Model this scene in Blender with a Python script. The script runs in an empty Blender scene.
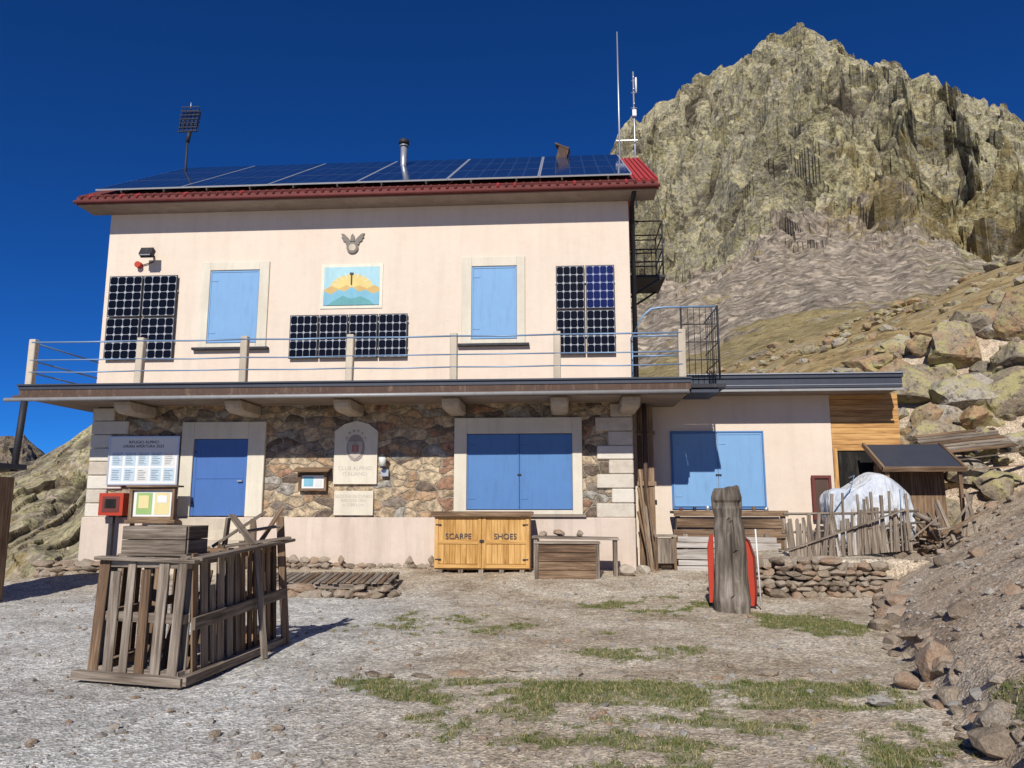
import bpy, math, random
from mathutils import Vector, Matrix, Euler, noise
random.seed(7)
R=random.random
def U(a,b): return a+(b-a)*random.random()
D2R=math.radians
COL=bpy.context.scene.collection

# ------------------------------------------------------------------ materials
class NT:
    def __init__(s,name):
        s.m=bpy.data.materials.new(name); s.m.use_nodes=True
        s.t=s.m.node_tree; s.n=s.t.nodes; s.l=s.t.links
        s.b=s.n["Principled BSDF"]; s.b.inputs["Roughness"].default_value=.85
        s.b.inputs["Specular IOR Level"].default_value=.25
        s._tc=None
    def new(s,t,**k):
        x=s.n.new(t)
        for a,v in k.items(): setattr(x,a,v)
        return x
    def link(s,a,b): s.l.new(a,b)
    def tc(s,o="Object"):
        if not s._tc: s._tc=s.new("ShaderNodeTexCoord")
        return s._tc.outputs[o]
    def map(s,src,scale=(1,1,1),rot=(0,0,0),loc=(0,0,0)):
        m=s.new("ShaderNodeMapping"); s.link(src,m.inputs[0])
        m.inputs["Scale"].default_value=scale; m.inputs["Rotation"].default_value=rot; m.inputs["Location"].default_value=loc
        return m.outputs[0]
    def noise(s,vec,scale=1,det=6,rough=.6,dist=0):
        n=s.new("ShaderNodeTexNoise"); s.link(vec,n.inputs["Vector"])
        n.inputs["Scale"].default_value=scale; n.inputs["Detail"].default_value=det
        n.inputs["Roughness"].default_value=rough; n.inputs["Distortion"].default_value=dist
        return n.outputs["Fac"]
    def noisec(s,vec,scale=1,det=4):
        n=s.new("ShaderNodeTexNoise"); s.link(vec,n.inputs["Vector"])
        n.inputs["Scale"].default_value=scale; n.inputs["Detail"].default_value=det
        return n.outputs["Color"]
    def vor(s,vec,scale=1,feat='F1',out="Distance",rnd=1,dim='3D'):
        n=s.new("ShaderNodeTexVoronoi"); n.voronoi_dimensions=dim; n.feature=feat; s.link(vec,n.inputs["Vector"])
        n.inputs["Scale"].default_value=scale; n.inputs["Randomness"].default_value=rnd
        return n.outputs[out]
    def ramp(s,fac,stops,interp='LINEAR'):
        r=s.new("ShaderNodeValToRGB"); r.color_ramp.interpolation=interp; s.link(fac,r.inputs[0])
        e=r.color_ramp.elements
        while len(e)<len(stops): e.new(.5)
        for i,(p,c) in enumerate(stops):
            e[i].position=p
            if not isinstance(c,(tuple,list)): c=(c,c,c)
            e[i].color=(*c,1)
        return r.outputs[0]
    def mix(s,fac,a,b,mode='MIX'):
        m=s.new("ShaderNodeMix",data_type='RGBA',blend_type=mode)
        for i,v in ((0,fac),(6,a),(7,b)):
            if hasattr(v,"is_linked"): s.link(v,m.inputs[i])
            elif isinstance(v,(tuple,list)): m.inputs[i].default_value=(*v,1)
            else: m.inputs[i].default_value=v
        return m.outputs[2]
    def math(s,op,a,b=None,c=None):
        m=s.new("ShaderNodeMath",operation=op)
        for i,v in enumerate((a,b,c)):
            if v is None: continue
            if hasattr(v,"is_linked"): s.link(v,m.inputs[i])
            else: m.inputs[i].default_value=v
        return m.outputs[0]
    def bump(s,h,strength=.5,dist=.02,prev=None):
        b=s.new("ShaderNodeBump"); s.link(h,b.inputs["Height"])
        b.inputs["Strength"].default_value=strength; b.inputs["Distance"].default_value=dist
        if prev is not None: s.link(prev,b.inputs["Normal"])
        return b.outputs[0]
    def fin(s,col,normal=None,rough=None,metal=None):
        if hasattr(col,"is_linked"): s.link(col,s.b.inputs["Base Color"])
        else: s.b.inputs["Base Color"].default_value=(*col,1)
        if normal is not None: s.link(normal,s.b.inputs["Normal"])
        if rough is not None:
            if hasattr(rough,"is_linked"): s.link(rough,s.b.inputs["Roughness"])
            else: s.b.inputs["Roughness"].default_value=rough
        if metal is not None: s.b.inputs["Metallic"].default_value=metal
        return s.m

def stucco(name,c,c2,stain=.5):
    t=NT(name); o=t.tc()
    n1=t.noise(o,.7,6,.65); n2=t.noise(t.map(o,(3,3,.35)),1,5,.7)
    col=t.mix(t.ramp(n1,[(.35,0),(.7,1)]),c,c2)
    col=t.mix(t.ramp(n2,[(.46,0),(.78,stain)]),col,tuple(x*.70 for x in c2))
    nf=t.noise(o,60,3,.7); nm=t.noise(o,5,4,.6)
    nrm=t.bump(nm,.4,.03); nrm=t.bump(nf,.5,.006,nrm)
    return t.fin(col,nrm,.92)
def wood(name,cols,vs=26,rough=.85,bump=.6):
    t=NT(name); uv=t.tc("UV")
    g=t.noise(t.map(uv,(1.6,vs,1)),1,7,.65,.4)
    big=t.noise(t.map(uv,(.35,1.1,1)),1.3,3,.5)
    fac=t.math('ADD',t.math('MULTIPLY',g,.62),t.math('MULTIPLY',big,.45))
    col=t.ramp(fac,[(.36,cols[0]),(.5,cols[1]),(.60,cols[2]),(.74,cols[3])])
    cr=t.ramp(t.noise(t.map(uv,(1.2,vs*2.2,1)),1,3,.5),[(.28,.35),(.38,1)])
    col=t.mix(1,col,cr,'MULTIPLY')
    return t.fin(col,t.bump(g,bump,.006),rough)
def paint(name,c,var=.15,rough=.5,metal=0,dirt=(.25,.2,.15),dirtamt=.25,bump=.1):
    t=NT(name); o=t.tc()
    n=t.noise(o,2.5,5,.65); n2=t.noise(t.map(o,(9,9,1.2)),1,5,.7)
    col=t.mix(n,tuple(x*(1-var) for x in c),tuple(min(1,x*(1+var)) for x in c))
    col=t.mix(t.ramp(n2,[(.52,0),(.8,dirtamt)]),col,dirt)
    return t.fin(col,t.bump(t.noise(o,14,3),bump,.01),rough,metal)
def rockmat(name,stops,sc=1.6,lichen=None,bump=1.0):
    t=NT(name); o=t.tc()
    oi=t.new("ShaderNodeAttribute",attribute_name="rnd",attribute_type='GEOMETRY').outputs["Fac"]
    n=t.noise(o,sc,6,.68,.3)
    f=t.math('ADD',t.math('MULTIPLY',n,.6),t.math('MULTIPLY',oi,.42))
    col=t.ramp(f,stops)
    fine=t.noise(o,sc*14,5,.75)
    col=t.mix(1,col,t.ramp(fine,[(.3,.55),(.6,1.1)]),'MULTIPLY')
    if lichen:
        l=t.ramp(t.noise(o,sc*1.9,7,.78),[(.49,0),(.56,.8)])
        col=t.mix(l,col,lichen)
        l2=t.ramp(t.noise(t.map(o,(1,1,1),(0,0,0),(7,3,1)),sc*5,6,.75),[(.55,0),(.61,.75)])
        col=t.mix(l2,col,(.07,.06,.05))
    nr=t.bump(t.noise(o,sc*3,6,.7),bump,.12); nr=t.bump(fine,.6,.02,nr)
    return t.fin(col,nr,.95)

M={}
M['pink']=stucco("cream_pink_stucco",(.70,.585,.47),(.65,.535,.425),.3)
M['plinth']=stucco("plinth_stucco",(.64,.53,.44),(.55,.445,.36),.7)
M['white']=stucco("white_plaster",(.68,.62,.50),(.58,.52,.41),.5)
M['conc']=stucco("old_concrete",(.60,.52,.40),(.43,.36,.28),.7)
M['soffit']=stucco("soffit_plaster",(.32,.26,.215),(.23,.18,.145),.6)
M['greyw']=wood("weathered_grey_wood",[(.05,.038,.028),(.155,.12,.09),(.28,.23,.18),(.46,.39,.31)])
M['brownw']=wood("weathered_brown_wood",[(.045,.028,.018),(.14,.085,.05),(.25,.165,.10),(.38,.28,.19)])
M['neww']=wood("varnished_yellow_wood",[(.28,.13,.03),(.48,.26,.075),(.60,.35,.12),(.68,.44,.18)],20,.5,.3)
M['clad']=wood("orange_wood_cladding",[(.26,.12,.04),(.46,.24,.08),(.58,.33,.12),(.66,.40,.17)],20,.6,.3)
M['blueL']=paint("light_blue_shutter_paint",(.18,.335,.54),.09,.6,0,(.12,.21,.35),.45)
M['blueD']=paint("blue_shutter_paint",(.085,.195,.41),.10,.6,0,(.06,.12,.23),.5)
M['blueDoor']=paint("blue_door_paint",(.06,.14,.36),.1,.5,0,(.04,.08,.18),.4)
M['rail']=paint("blue_grey_rail",(.20,.30,.44),.1,.45,.3)
M['steel']=paint("galvanised_steel",(.42,.43,.44),.15,.4,.6)
M['dark']=paint("dark_iron",(.035,.035,.04),.2,.6,.3)
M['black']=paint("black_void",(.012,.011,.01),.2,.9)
M['redroof']=paint("red_sheet_roof",(.36,.045,.045),.15,.6,0,(.15,.03,.03),.3)
M['redfas']=paint("dark_red_fascia",(.15,.04,.035),.35,.75,0,(.06,.025,.02),.6)
M['gutter']=paint("light_grey_gutter",(.30,.295,.29),.15,.5,.2,(.22,.16,.11),.6)
M['rust']=paint("rusty_brown_strip",(.09,.055,.04),.4,.8,0,(.30,.21,.15),.6)
M['fasgrey']=paint("slate_grey_fascia",(.055,.06,.075),.15,.5,.2,(.12,.11,.10),.2)
M['alu']=paint("aluminium_frame",(.55,.56,.58),.05,.35,.5)
M['red']=paint("red_paint",(.42,.045,.022),.25,.55,0,(.22,.05,.03),.6)
M['paper']=paint("white_board",(.70,.69,.66),.03,.5,0,(.5,.48,.45),.15)
M['ink']=paint("dark_ink",(.06,.06,.07),.1,.7)
def pvmat(name,nu,nv,base,line,corner=.90,gap=.045,rough=.12,spec=.5):
    t=NT(name); uv=t.tc("UV"); sp=t.new("ShaderNodeSeparateXYZ"); t.link(uv,sp.inputs[0])
    a=t.math('ABSOLUTE',t.math('SUBTRACT',t.math('FRACT',t.math('MULTIPLY',sp.outputs[0],nu)),.5))
    b=t.math('ABSOLUTE',t.math('SUBTRACT',t.math('FRACT',t.math('MULTIPLY',sp.outputs[1],nv)),.5))
    g=t.math('GREATER_THAN',t.math('MAXIMUM',a,b),.5-gap)
    c=t.math('GREATER_THAN',t.math('ADD',a,b),corner)
    m=t.math('MAXIMUM',g,c)
    n=t.noise(t.tc(),1.2,3)
    cb=t.mix(n,tuple(x*.6 for x in base),tuple(x*1.5 for x in base))
    t.b.inputs["Specular IOR Level"].default_value=spec
    return t.fin(t.mix(m,cb,line),None,rough)
M['pvroof']=pvmat("roof_pv_glass",6,10,(.008,.022,.075),(.05,.08,.17),2,.03,.10,.4)
M['pvwall']=pvmat("wall_pv_cells",4,5,(.004,.005,.010),(.34,.35,.37),.78,.025,.2,.12)
M['pvbrk']=pvmat("wall_pv_cells_blue",4,5,(.006,.012,.07),(.30,.32,.42),.78,.025,.2,.2)

def masonry():
    t=NT("rubble_stone_masonry"); o=t.tc()
    sp=t.new("ShaderNodeSeparateXYZ"); t.link(o,sp.inputs[0])
    cb=t.new("ShaderNodeCombineXYZ"); t.link(sp.outputs[0],cb.inputs[0]); t.link(sp.outputs[2],cb.inputs[1]); 
    d=t.noisec(cb.outputs[0],2.6,4)
    v=t.new("ShaderNodeVectorMath",operation='MULTIPLY_ADD'); t.link(d,v.inputs[0]); v.inputs[1].default_value=(.34,.30,0); t.link(cb.outputs[0],v.inputs[2])
    p=t.map(v.outputs[0],(2.5,4.6,1))
    e=t.vor(p,1,'DISTANCE_TO_EDGE',dim='2D'); c=t.vor(p,1,'F1','Color',dim='2D')
    s2=t.new("ShaderNodeSeparateColor"); t.link(c,s2.inputs[0])
    col=t.ramp(s2.outputs[0],[(0,(.17,.125,.09)),(.15,(.42,.28,.165)),(.30,(.49,.375,.245)),(.45,(.25,.20,.155)),(.56,(.54,.42,.27)),(.70,(.35,.20,.125)),(.80,(.38,.345,.29)),(.90,(.50,.375,.24))],'CONSTANT')
    n=t.noise(o,5,6,.78)
    col=t.mix(1,col,t.ramp(n,[(.36,.38),(.62,1.35)]),'MULTIPLY')
    n3=t.noise(o,16,4,.7)
    col=t.mix(t.ramp(n3,[(.53,0),(.65,.5)]),col,(.10,.085,.07))
    mort=t.ramp(t.math('ADD',e,t.math('MULTIPLY',t.math('SUBTRACT',n,.5),.20)),[(.01,1),(.07,0)])
    col=t.mix(mort,col,t.mix(n,(.28,.22,.16),(.50,.42,.32)))
    h=t.ramp(e,[(0,0),(.10,.8),(.3,1)])
    nr=t.bump(h,.8,.05); nr=t.bump(n,.9,.07,nr)
    return t.fin(col,nr,.9)
M['masonry']=masonry()
M['stone']=rockmat("field_stone",[(.25,(.18,.14,.105)),(.42,(.34,.265,.19)),(.55,(.42,.355,.28)),(.7,(.38,.25,.16)),(.85,(.48,.43,.36))],4,None,.6)
M['boulder']=rockmat("lichen_boulder",[(.25,(.18,.15,.12)),(.42,(.32,.26,.18)),(.56,(.38,.23,.12)),(.68,(.37,.33,.27)),(.8,(.42,.36,.28))],.9,(.38,.34,.15),.8)
M['gravel']=rockmat("gravel_stone",[(.25,(.27,.245,.22)),(.5,(.44,.41,.36)),(.7,(.40,.32,.25)),(.85,(.58,.56,.52))],6,None,.4)
def quoinmat():
    t=NT("quoin_stone"); o=t.tc(); oi=t.new("ShaderNodeAttribute",attribute_name="rnd",attribute_type='GEOMETRY').outputs["Fac"]
    f=t.math('ADD',t.math('MULTIPLY',oi,.4),t.math('MULTIPLY',t.noise(o,4,6,.7),.6))
    c=t.ramp(f,[(.25,(.40,.33,.255)),(.5,(.58,.52,.43)),(.75,(.66,.61,.52))])
    return t.fin(c,t.bump(t.noise(o,18,5,.7),.6,.02),.9)
M['quoin']=quoinmat()

# ------------------------------------------------------------------ mesh builder
class MB:
    def __init__(s): s.v=[];s.f=[];s.mi=[];s.uv=[];s.ms=[];s.rnd=[];s.sm=[]
    def mid(s,m):
        m=M[m] if isinstance(m,str) else m
        if m not in s.ms: s.ms.append(m)
        return s.ms.index(m)
    def face(s,idx,m,uvs=None,r=0,sm=False):
        s.f.append(tuple(idx)); s.mi.append(s.mid(m)); s.uv.append(uvs or [(0,0)]*len(idx)); s.rnd.append(r); s.sm.append(sm)
    def quad(s,pts,m,uvs=None,r=0):
        b=len(s.v); s.v+= [tuple(p) for p in pts]; s.face(range(b,b+len(pts)),m,uvs or [(0,0),(1,0),(1,1),(0,1)][:len(pts)] if len(pts)<=4 else None,r)
    def box(s,c,d,m,rot=None,jit=0,r=None):
        Mx=rot.to_matrix() if isinstance(rot,Euler) else (rot or Matrix.Identity(3))
        ax=sorted(range(3),key=lambda i:-d[i]); ou,ov=U(0,40),U(0,40)
        b=len(s.v); loc=[]
        for x in(-.5,.5):
            for y in(-.5,.5):
                for z in(-.5,.5):
                    q=Vector((x*d[0]+U(-jit,jit),y*d[1]+U(-jit,jit),z*d[2]+U(-jit,jit))); loc.append(q)
                    s.v.append(tuple(Mx@q+Vector(c)))
        r=R() if r is None else r
        for na,F in((0,(0,1,3,2)),(0,(4,6,7,5)),(1,(0,4,5,1)),(1,(2,3,7,6)),(2,(0,2,6,4)),(2,(1,5,7,3))):
            rem=[i for i in ax if i!=na]
            s.face([b+k for k in F],m,[(loc[k][rem[0]]+ou,loc[k][rem[1]]+ov) for k in F],r)
    def bb(s,x0,x1,y0,y1,z0,z1,m,**k):
        s.box(((x0+x1)/2,(y0+y1)/2,(z0+z1)/2),(abs(x1-x0),abs(y1-y0),abs(z1-z0)),m,**k)
    def beam(s,p0,p1,w,h,m,up=(0,0,1),jit=0):
        p0=Vector(p0);p1=Vector(p1);X=(p1-p0);L=X.length;X.normalize();Yv=Vector(up).cross(X)
        if Yv.length<1e-4: Yv=Vector((0,1,0)).cross(X)
        Yv.normalize();Z=X.cross(Yv)
        s.box((p0+p1)/2,(L,w,h),m,rot=Matrix((X,Yv,Z)).transposed(),jit=jit)
    def tube(s,pts,r,m,n=8,caps=True):
        pts=[Vector(p) for p in pts]; b0=len(s.v); rr=r if isinstance(r,(list,tuple)) else [r]*len(pts)
        for i,p in enumerate(pts):
            t=(pts[min(i+1,len(pts)-1)]-pts[max(i-1,0)]).normalized()
            a=t.cross(Vector((0,0,1)) if abs(t.z)<.9 else Vector((1,0,0))).normalized(); c=t.cross(a)
            for k in range(n):
                th=2*math.pi*k/n; s.v.append(tuple(p+rr[i]*(math.cos(th)*a+math.sin(th)*c)))
        for i in range(len(pts)-1):
            for k in range(n):
                q=b0+i*n; k2=(k+1)%n
                s.face((q+k,q+k2,q+n+k2,q+n+k),m,[(i,k/n),(i,(k+1)/n),(i+1,(k+1)/n),(i+1,k/n)],0,True)
        if caps:
            s.face([b0+k for k in range(n)][::-1],m); s.face([b0+(len(pts)-1)*n+k for k in range(n)],m)
    def prism(s,pts,y0,y1,m,plane='xz'):
        b=len(s.v);n=len(pts)
        for y in(y0,y1):
            for p in pts:
                s.v.append({'xz':(p[0],y,p[1]),'yz':(y,p[0],p[1]),'xy':(p[0],p[1],y)}[plane])
        s.face(range(b,b+n),m,[(p[0],p[1]) for p in pts]); s.face(list(range(b+n,b+2*n))[::-1],m,[(p[0],p[1]) for p in pts][::-1])
        for i in range(n):
            j=(i+1)%n; s.face((b+i,b+n+i,b+n+j,b+j),m,[(0,0),(0,1),(1,1),(1,0)])
    def rock(s,c,size,m,rot=None,sub=2,cuts=9,rough=.12,flat=True):
        V,Fc=ICO[sub]; off=Vector((U(0,99),U(0,99),U(0,99)))
        pl=[(Vector((U(-1,1),U(-1,1),U(-1,1))).normalized(),U(.5,.85)) for _ in range(cuts)]
        Mx=(rot or Euler((U(-.3,.3),U(-.3,.3),U(0,6.3)))).to_matrix(); b=len(s.v); r=R()
        for v in V:
            q=v*(1+rough*noise.noise(v*1.7+off)*2)
            for n_,d_ in pl:
                k=q.dot(n_)
                if k>d_: q=q-n_*(k-d_)*.93
            q=q*(1+.05*noise.noise(v*6+off))
            s.v.append(tuple(Mx@Vector((q.x*size[0],q.y*size[1],q.z*size[2]))+Vector(c)))
        for f in Fc: s.face([b+i for i in f],m,None,r,not flat)
    def obj(s,name,parent=None,bevel=0):
        me=bpy.data.meshes.new(name); me.from_pydata(s.v,[],s.f)
        for m in s.ms: me.materials.append(m)
        me.polygons.foreach_set("material_index",s.mi); me.polygons.foreach_set("use_smooth",s.sm)
        ul=me.uv_layers.new(name="UVMap"); flat=[c for u in s.uv for p in u for c in p]; ul.data.foreach_set("uv",flat)
        a=me.attributes.new("rnd",'FLOAT','FACE'); a.data.foreach_set("value",s.rnd)
        me.validate(); me.update()
        o=bpy.data.objects.new(name,me); COL.objects.link(o)
        if parent: o.parent=parent
        if bevel:
            b=o.modifiers.new("bev",'BEVEL'); b.width=bevel; b.segments=1; b.limit_method='ANGLE'; b.angle_limit=D2R(50)
        return o
def empty(name):
    e=bpy.data.objects.new(name,None); COL.objects.link(e); return e
import bmesh
ICO={}
for sdiv in (1,2,3,4):
    bm=bmesh.new(); bmesh.ops.create_icosphere(bm,subdivisions=sdiv,radius=1)
    bm.verts.ensure_lookup_table(); ICO[sdiv]=([v.co.copy() for v in bm.verts],[[v.index for v in f.verts] for f in bm.faces]); bm.free()
def text(s,loc,size,mat,parent,name,ext=.002,rot=(D2R(90),0,0),align='CENTER'):
    t=bpy.data.curves.new(name,'FONT'); t.body=s; t.size=size; t.extrude=ext; t.align_x=align
    o=bpy.data.objects.new(name,t); COL.objects.link(o); o.location=loc; o.rotation_euler=rot; t.materials.append(M[mat]); o.parent=parent; return o

# ------------------------------------------------------------------ terrain height
def lerp(tab,x):
    if x<=tab[0][0]: return tab[0][1]
    for (a,b),(c,d) in zip(tab,tab[1:]):
        if x<=c: return b+(d-b)*(x-a)/(c-a)
    return tab[-1][1]
def sm(x): x=max(0,min(1,x)); return x*x*(3-2*x)
BX=[(-60,-4),(-20,3.0),(-13,3.9),(-11.3,4.35),(-8.6,5.05),(-5,6.3),(-3.3,6.95),(-1.5,7.9),(0,8.4),(4,9.3),(6,9.2),(8,8),(12,2),(20,-8),(60,-60)]
def hill_plane(x,y): return .379*x+.148*y+.74
def H(x,y,detail=True):
    u=x-lerp(BX,y)
    z=.25*sm((y+4.5)/4)
    if u>0:
        w=sm(u/2)
        a=.20*sm(u/.35)+.50*u+1.0*w*max(0,y-2)
        z=max(z,min(a,max(hill_plane(x,y),.3*sm(u/.35)))) if u<200 else z
    T=.68*sm((x-5.0)/.25)*sm((y+3.15)/.25)*(1 if y<1.6 else 0)
    z=max(z,T)
    d=(-(x+9.6)*.62+(y+2.2)*.78)
    if x<0 and d>0: z-=min(60,.5*d*sm(d/3))
    dd=math.hypot(x-1.26,y+18)
    if dd>62: z-=.6*(dd-62)
    if y<-40: z-=.3*(-40-y)
    z=max(z,-70)
    if detail and dd<110:
        P=Vector((x,y,0))
        k=1 if u<0.1 else 1+min(1.2,u*.4)
        z+=k*.05*noise.noise(P*.55)+.022*noise.noise(P*2.3+Vector((9,0,0)))+.010*noise.noise(P*7)+.005*noise.noise(P*19)
        if u>0: z+=min(1,u*.4)*.12*noise.noise(P*.9+Vector((0,5,3)))
        if y>7: z+=sm((y-7)/8)*(.6*noise.fractal(P*.14,.9,2.1,4))
    return z
def grass_mask(x,y):
    P=Vector((x,y,0)); n=noise.noise(P*1.3)+.8*noise.noise(P*3.6+Vector((4,4,0)))+.6*noise.noise(P*10)
    g=-.9
    xl=-1.25+max(0,(-10.4-y))*.50
    e=min((x-xl)/.7,(4.45-x)/.6,(-9.9-y)/.3)
    g=max(g,min(e,1)*.60-.56+ (0.24 if -11.0<y<-10.0 else 0))
    e=1-math.hypot((x-4.75)/.95,(y+6.3)/1.7); g=max(g,min(e*2,.75)-.38)
    e=1-math.hypot((x+.6)/2.8,(y+6.9)/1.8); g=max(g,min(e,.6)-.54)
    e=1-math.hypot((x-2.6)/2.4,(y+4.6)/1.8); g=max(g,min(e,.6)-.54)
    e=1-math.hypot((x-2.2)/1.8,(y+8.6)/1.1); g=max(g,min(e,.6)-.58)
    e=1-math.hypot((x-4.5)/.7,(y+12.3)/1.2); g=max(g,min(e,.6)-.38)
    return g+ .50*n
def axis(lo,hi,st,far):
    a=[]; x=lo
    while x<=hi: a.append(x); x+=st
    s=st; x=a[-1]
    while x<far: s=min(s*1.22,s+.35) if x<60 else s*1.3; x+=s; a.append(x)
    s=st; x=lo; b=[]
    while x>-far: s*=1.22; x-=s; b.append(x)
    return b[::-1]+a
xs=axis(-10,15.5,.075,3500); ys=axis(-13.6,8,.075,3500)
nx,ny=len(xs),len(ys)
vs=[];cm=[]
for y in ys:
    for x in xs:
        vs.append((x,y,H(x,y)))
        near=(-2<x<6 and -14<y<-2)
        g=grass_mask(x,y) if near else -1
        u=x-lerp(BX,y)
        hillgrass=sm((y-7)/6)*sm(u/4)
        grey=sm((-(x)+.6+ (y+9)*-.10)/2.6)*sm((-y-2)/3)
        cm+= [sm(g*1.6+.35) if near else 0, hillgrass, grey,sm((u+.3)/.8)]
fs=[(j*nx+i,j*nx+i+1,(j+1)*nx+i+1,(j+1)*nx+i) for j in range(ny-1) for i in range(nx-1)]
me=bpy.data.meshes.new("ground"); me.from_pydata(vs,[],fs)
ca=me.color_attributes.new("mask",'FLOAT_COLOR','POINT'); ca.data.foreach_set("color",cm)
me.polygons.foreach_set("use_smooth",[True]*len(fs)); me.update()
ground=bpy.data.objects.new("ground",me); COL.objects.link(ground)
def groundmat():
    t=NT("gravel_earth_ground"); o=t.tc()
    at=t.new("ShaderNodeAttribute",attribute_name="mask"); sp=t.new("ShaderNodeSeparateColor"); t.link(at.outputs["Color"],sp.inputs[0])
    n1=t.noise(o,.8,6,.7); n2=t.noise(o,7,6,.75); 
    earth=t.ramp(n1,[(.34,(.33,.255,.175)),(.48,(.48,.395,.29)),(.56,(.54,.46,.355)),(.68,(.60,.53,.42))])
    grey=t.ramp(n1,[(.34,(.38,.355,.315)),(.5,(.54,.515,.47)),(.68,(.63,.61,.565))])
    slope=t.ramp(n1,[(.34,(.32,.235,.16)),(.5,(.49,.385,.275)),(.68,(.56,.47,.355))])
    base=t.mix(sp.outputs[2],earth,grey)
    base=t.mix(at.outputs["Alpha"],base,slope)
    vc=t.vor(o,38,'F1','Color'); s3=t.new("ShaderNodeSeparateColor"); t.link(vc,s3.inputs[0])
    base=t.mix(1,base,t.ramp(s3.outputs[0],[(0,.55),(.5,.95),(1,1.4)]),'MULTIPLY')
    vc2=t.vor(o,95,'F1','Color'); s4=t.new("ShaderNodeSeparateColor"); t.link(vc2,s4.inputs[0])
    base=t.mix(1,base,t.ramp(s4.outputs[0],[(0,.75),(1,1.2)]),'MULTIPLY')
    base=t.mix(1,base,t.ramp(n2,[(.3,.62),(.6,1.12)]),'MULTIPLY')
    gfac=t.ramp(t.math('ADD',sp.outputs[0],t.math('MULTIPLY',t.math('SUBTRACT',n2,.5),1.6)),[(.45,0),(.72,.7)])
    gcol=t.ramp(t.noise(o,3,5,.7),[(.35,(.11,.125,.045)),(.6,(.17,.17,.065)),(.8,(.27,.22,.12))])
    base=t.mix(gfac,base,gcol)
    hgn=t.noise(o,.30,7,.80)
    hg=t.ramp(hgn,[(.34,(.12,.09,.05)),(.44,(.26,.18,.08)),(.52,(.37,.27,.12)),(.60,(.33,.27,.18)),(.72,(.18,.165,.065))])
    hg=t.mix(1,hg,t.ramp(t.noise(o,1.6,5,.8),[(.35,.5),(.55,1.2)]),'MULTIPLY')
    base=t.mix(sp.outputs[1],base,hg)
    nr=t.bump(t.vor(o,38),.6,.015); nr=t.bump(n2,.6,.04,nr)
    return t.fin(base,nr,.95)
me.materials.append(groundmat())

# ------------------------------------------------------------------ mountains
CX,CY,CZ=1.256,-17.956,1.7
TR=[(-50,.12),(-42,.06),(-38.5,.024),(-37.3,.033),(-36,.048),(-34.7,.066),(-33.6,.080),(-32.65,.10),(-30,.12),(-25,.15),(-18,.17),(-10,.2),(-4,.30),(0,.40),(3.57,.474),(4.64,.508),(5.6,.523),(6.3,.519),(7.45,.548),(9,.550),(9.4,.562),(10.99,.574),(11.6,.571),(12.4,.588),(13.69,.590),(14.4,.600),(15.2,.607),(16.4,.614),(17.2,.607),(18.3,.615),(19.55,.607),(20.4,.595),(21,.598),(21.7,.575),(22.8,.560),(23.3,.550),(24.3,.557),(25.04,.549),(25.6,.520),(26.16,.518),(27.09,.516),(28,.490),(28.8,.480),(29.26,.465),(30.5,.457),(31.83,.427),(36,.42),(42,.36),(50,.3),(62,.25)]
RD=[(-50,220),(-30,220),(-20,330),(0,330),(10,330),(20,345),(30,330),(62,300)]
def surf(name,azs,rows,TR,RD,base,amp,mat,screefn):
    vs=[];cm=[]; n=len(azs)
    for az in azs:
        th=D2R(az); sx,sy=math.sin(th),math.cos(th); tr=lerp(TR,az); rd=lerp(RD,az); db,zb=base(az,CX,CY)
        A=amp(az); lat=th*300
        zr=CZ+tr*rd
        for k in range(rows+12):
            if k<rows: s=(k/(rows-1)); s=s*.75+.25*(1-(1-s)**2)
            else: s=1+(k-rows+1)*.03
            d=db+(rd-db)*s; x=CX+sx*d; y=CY+sy*d
            if s<=1: z=zb+(zr-zb)*(.40*s+.60*s**2.1)
            else: z=zr-(s-1)*(rd-db)*1.1
            w=sm((s-.30)/.22); w2=sm((s-.27)/.25); top=1-.8*sm((s-.80)/.2); e_=1-.50*sm((s-.88)/.12)
            wx=noise.noise_vector(Vector((x,y,z*1.3))/45)*10; P3=Vector((x+wx.x+.5*z,y+wx.y,z*1.1-.45*lat))
            big=noise.ridged_multi_fractal(Vector(((lat+wx.x+.75*z)/48,(z-.5*lat)/85,2.3)),.9,2.1,3,1,2)-1.0
            med=noise.ridged_multi_fractal(P3/26,.85,2.1,4,1,2)-1.0
            sml=noise.ridged_multi_fractal(P3/9,.8,2.2,2,1,2)-1.0
            tin=0
            if w2>0:
                for L_ in (19.0,7.0):
                    q_=P3/L_; pt=noise.voronoi(q_)[1][0]
                    tin+=L_*(q_-pt).dot(noise.noise_vector(pt*5.7))*1.25+L_*.12*noise.noise(pt*3.3)
            h=A*(15*w*big*top+ w2*5*med*e_*top**.3 + (.04+.96*w2)*1.6*sml*e_ + w2*e_*tin + (1-w2)*1.2*noise.fractal(Vector((x/14,y/14,0)),.9,2,4))*min(1,s*8)
            st=8+3*noise.noise(Vector((x/50,y/50,0))); ph=(z+.35*lat)/st; fr=ph-math.floor(ph)
            h+=A*w2*e_*st*.30*(sm(fr)-fr)
            vs.append((x-sx*h*.62,y-sy*h*.62,z+h*.78))
            sc=screefn(az,s,x,y)
            cav=.5+.22*sml+.25*med+.05*tin  # low in hollows; drives the shade painted into the rock colour
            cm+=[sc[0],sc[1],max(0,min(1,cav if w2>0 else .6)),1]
    m=rows+12
    fs=[(i*m+k,(i+1)*m+k,(i+1)*m+k+1,i*m+k+1) for i in range(n-1) for k in range(m-1)]
    me=bpy.data.meshes.new(name); me.from_pydata(vs,[],fs)
    ca=me.color_attributes.new("mask",'FLOAT_COLOR','POINT'); ca.data.foreach_set("color",cm)
    me.materials.append(mat); me.update()
    o=bpy.data.objects.new(name,me); COL.objects.link(o); return o
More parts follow.
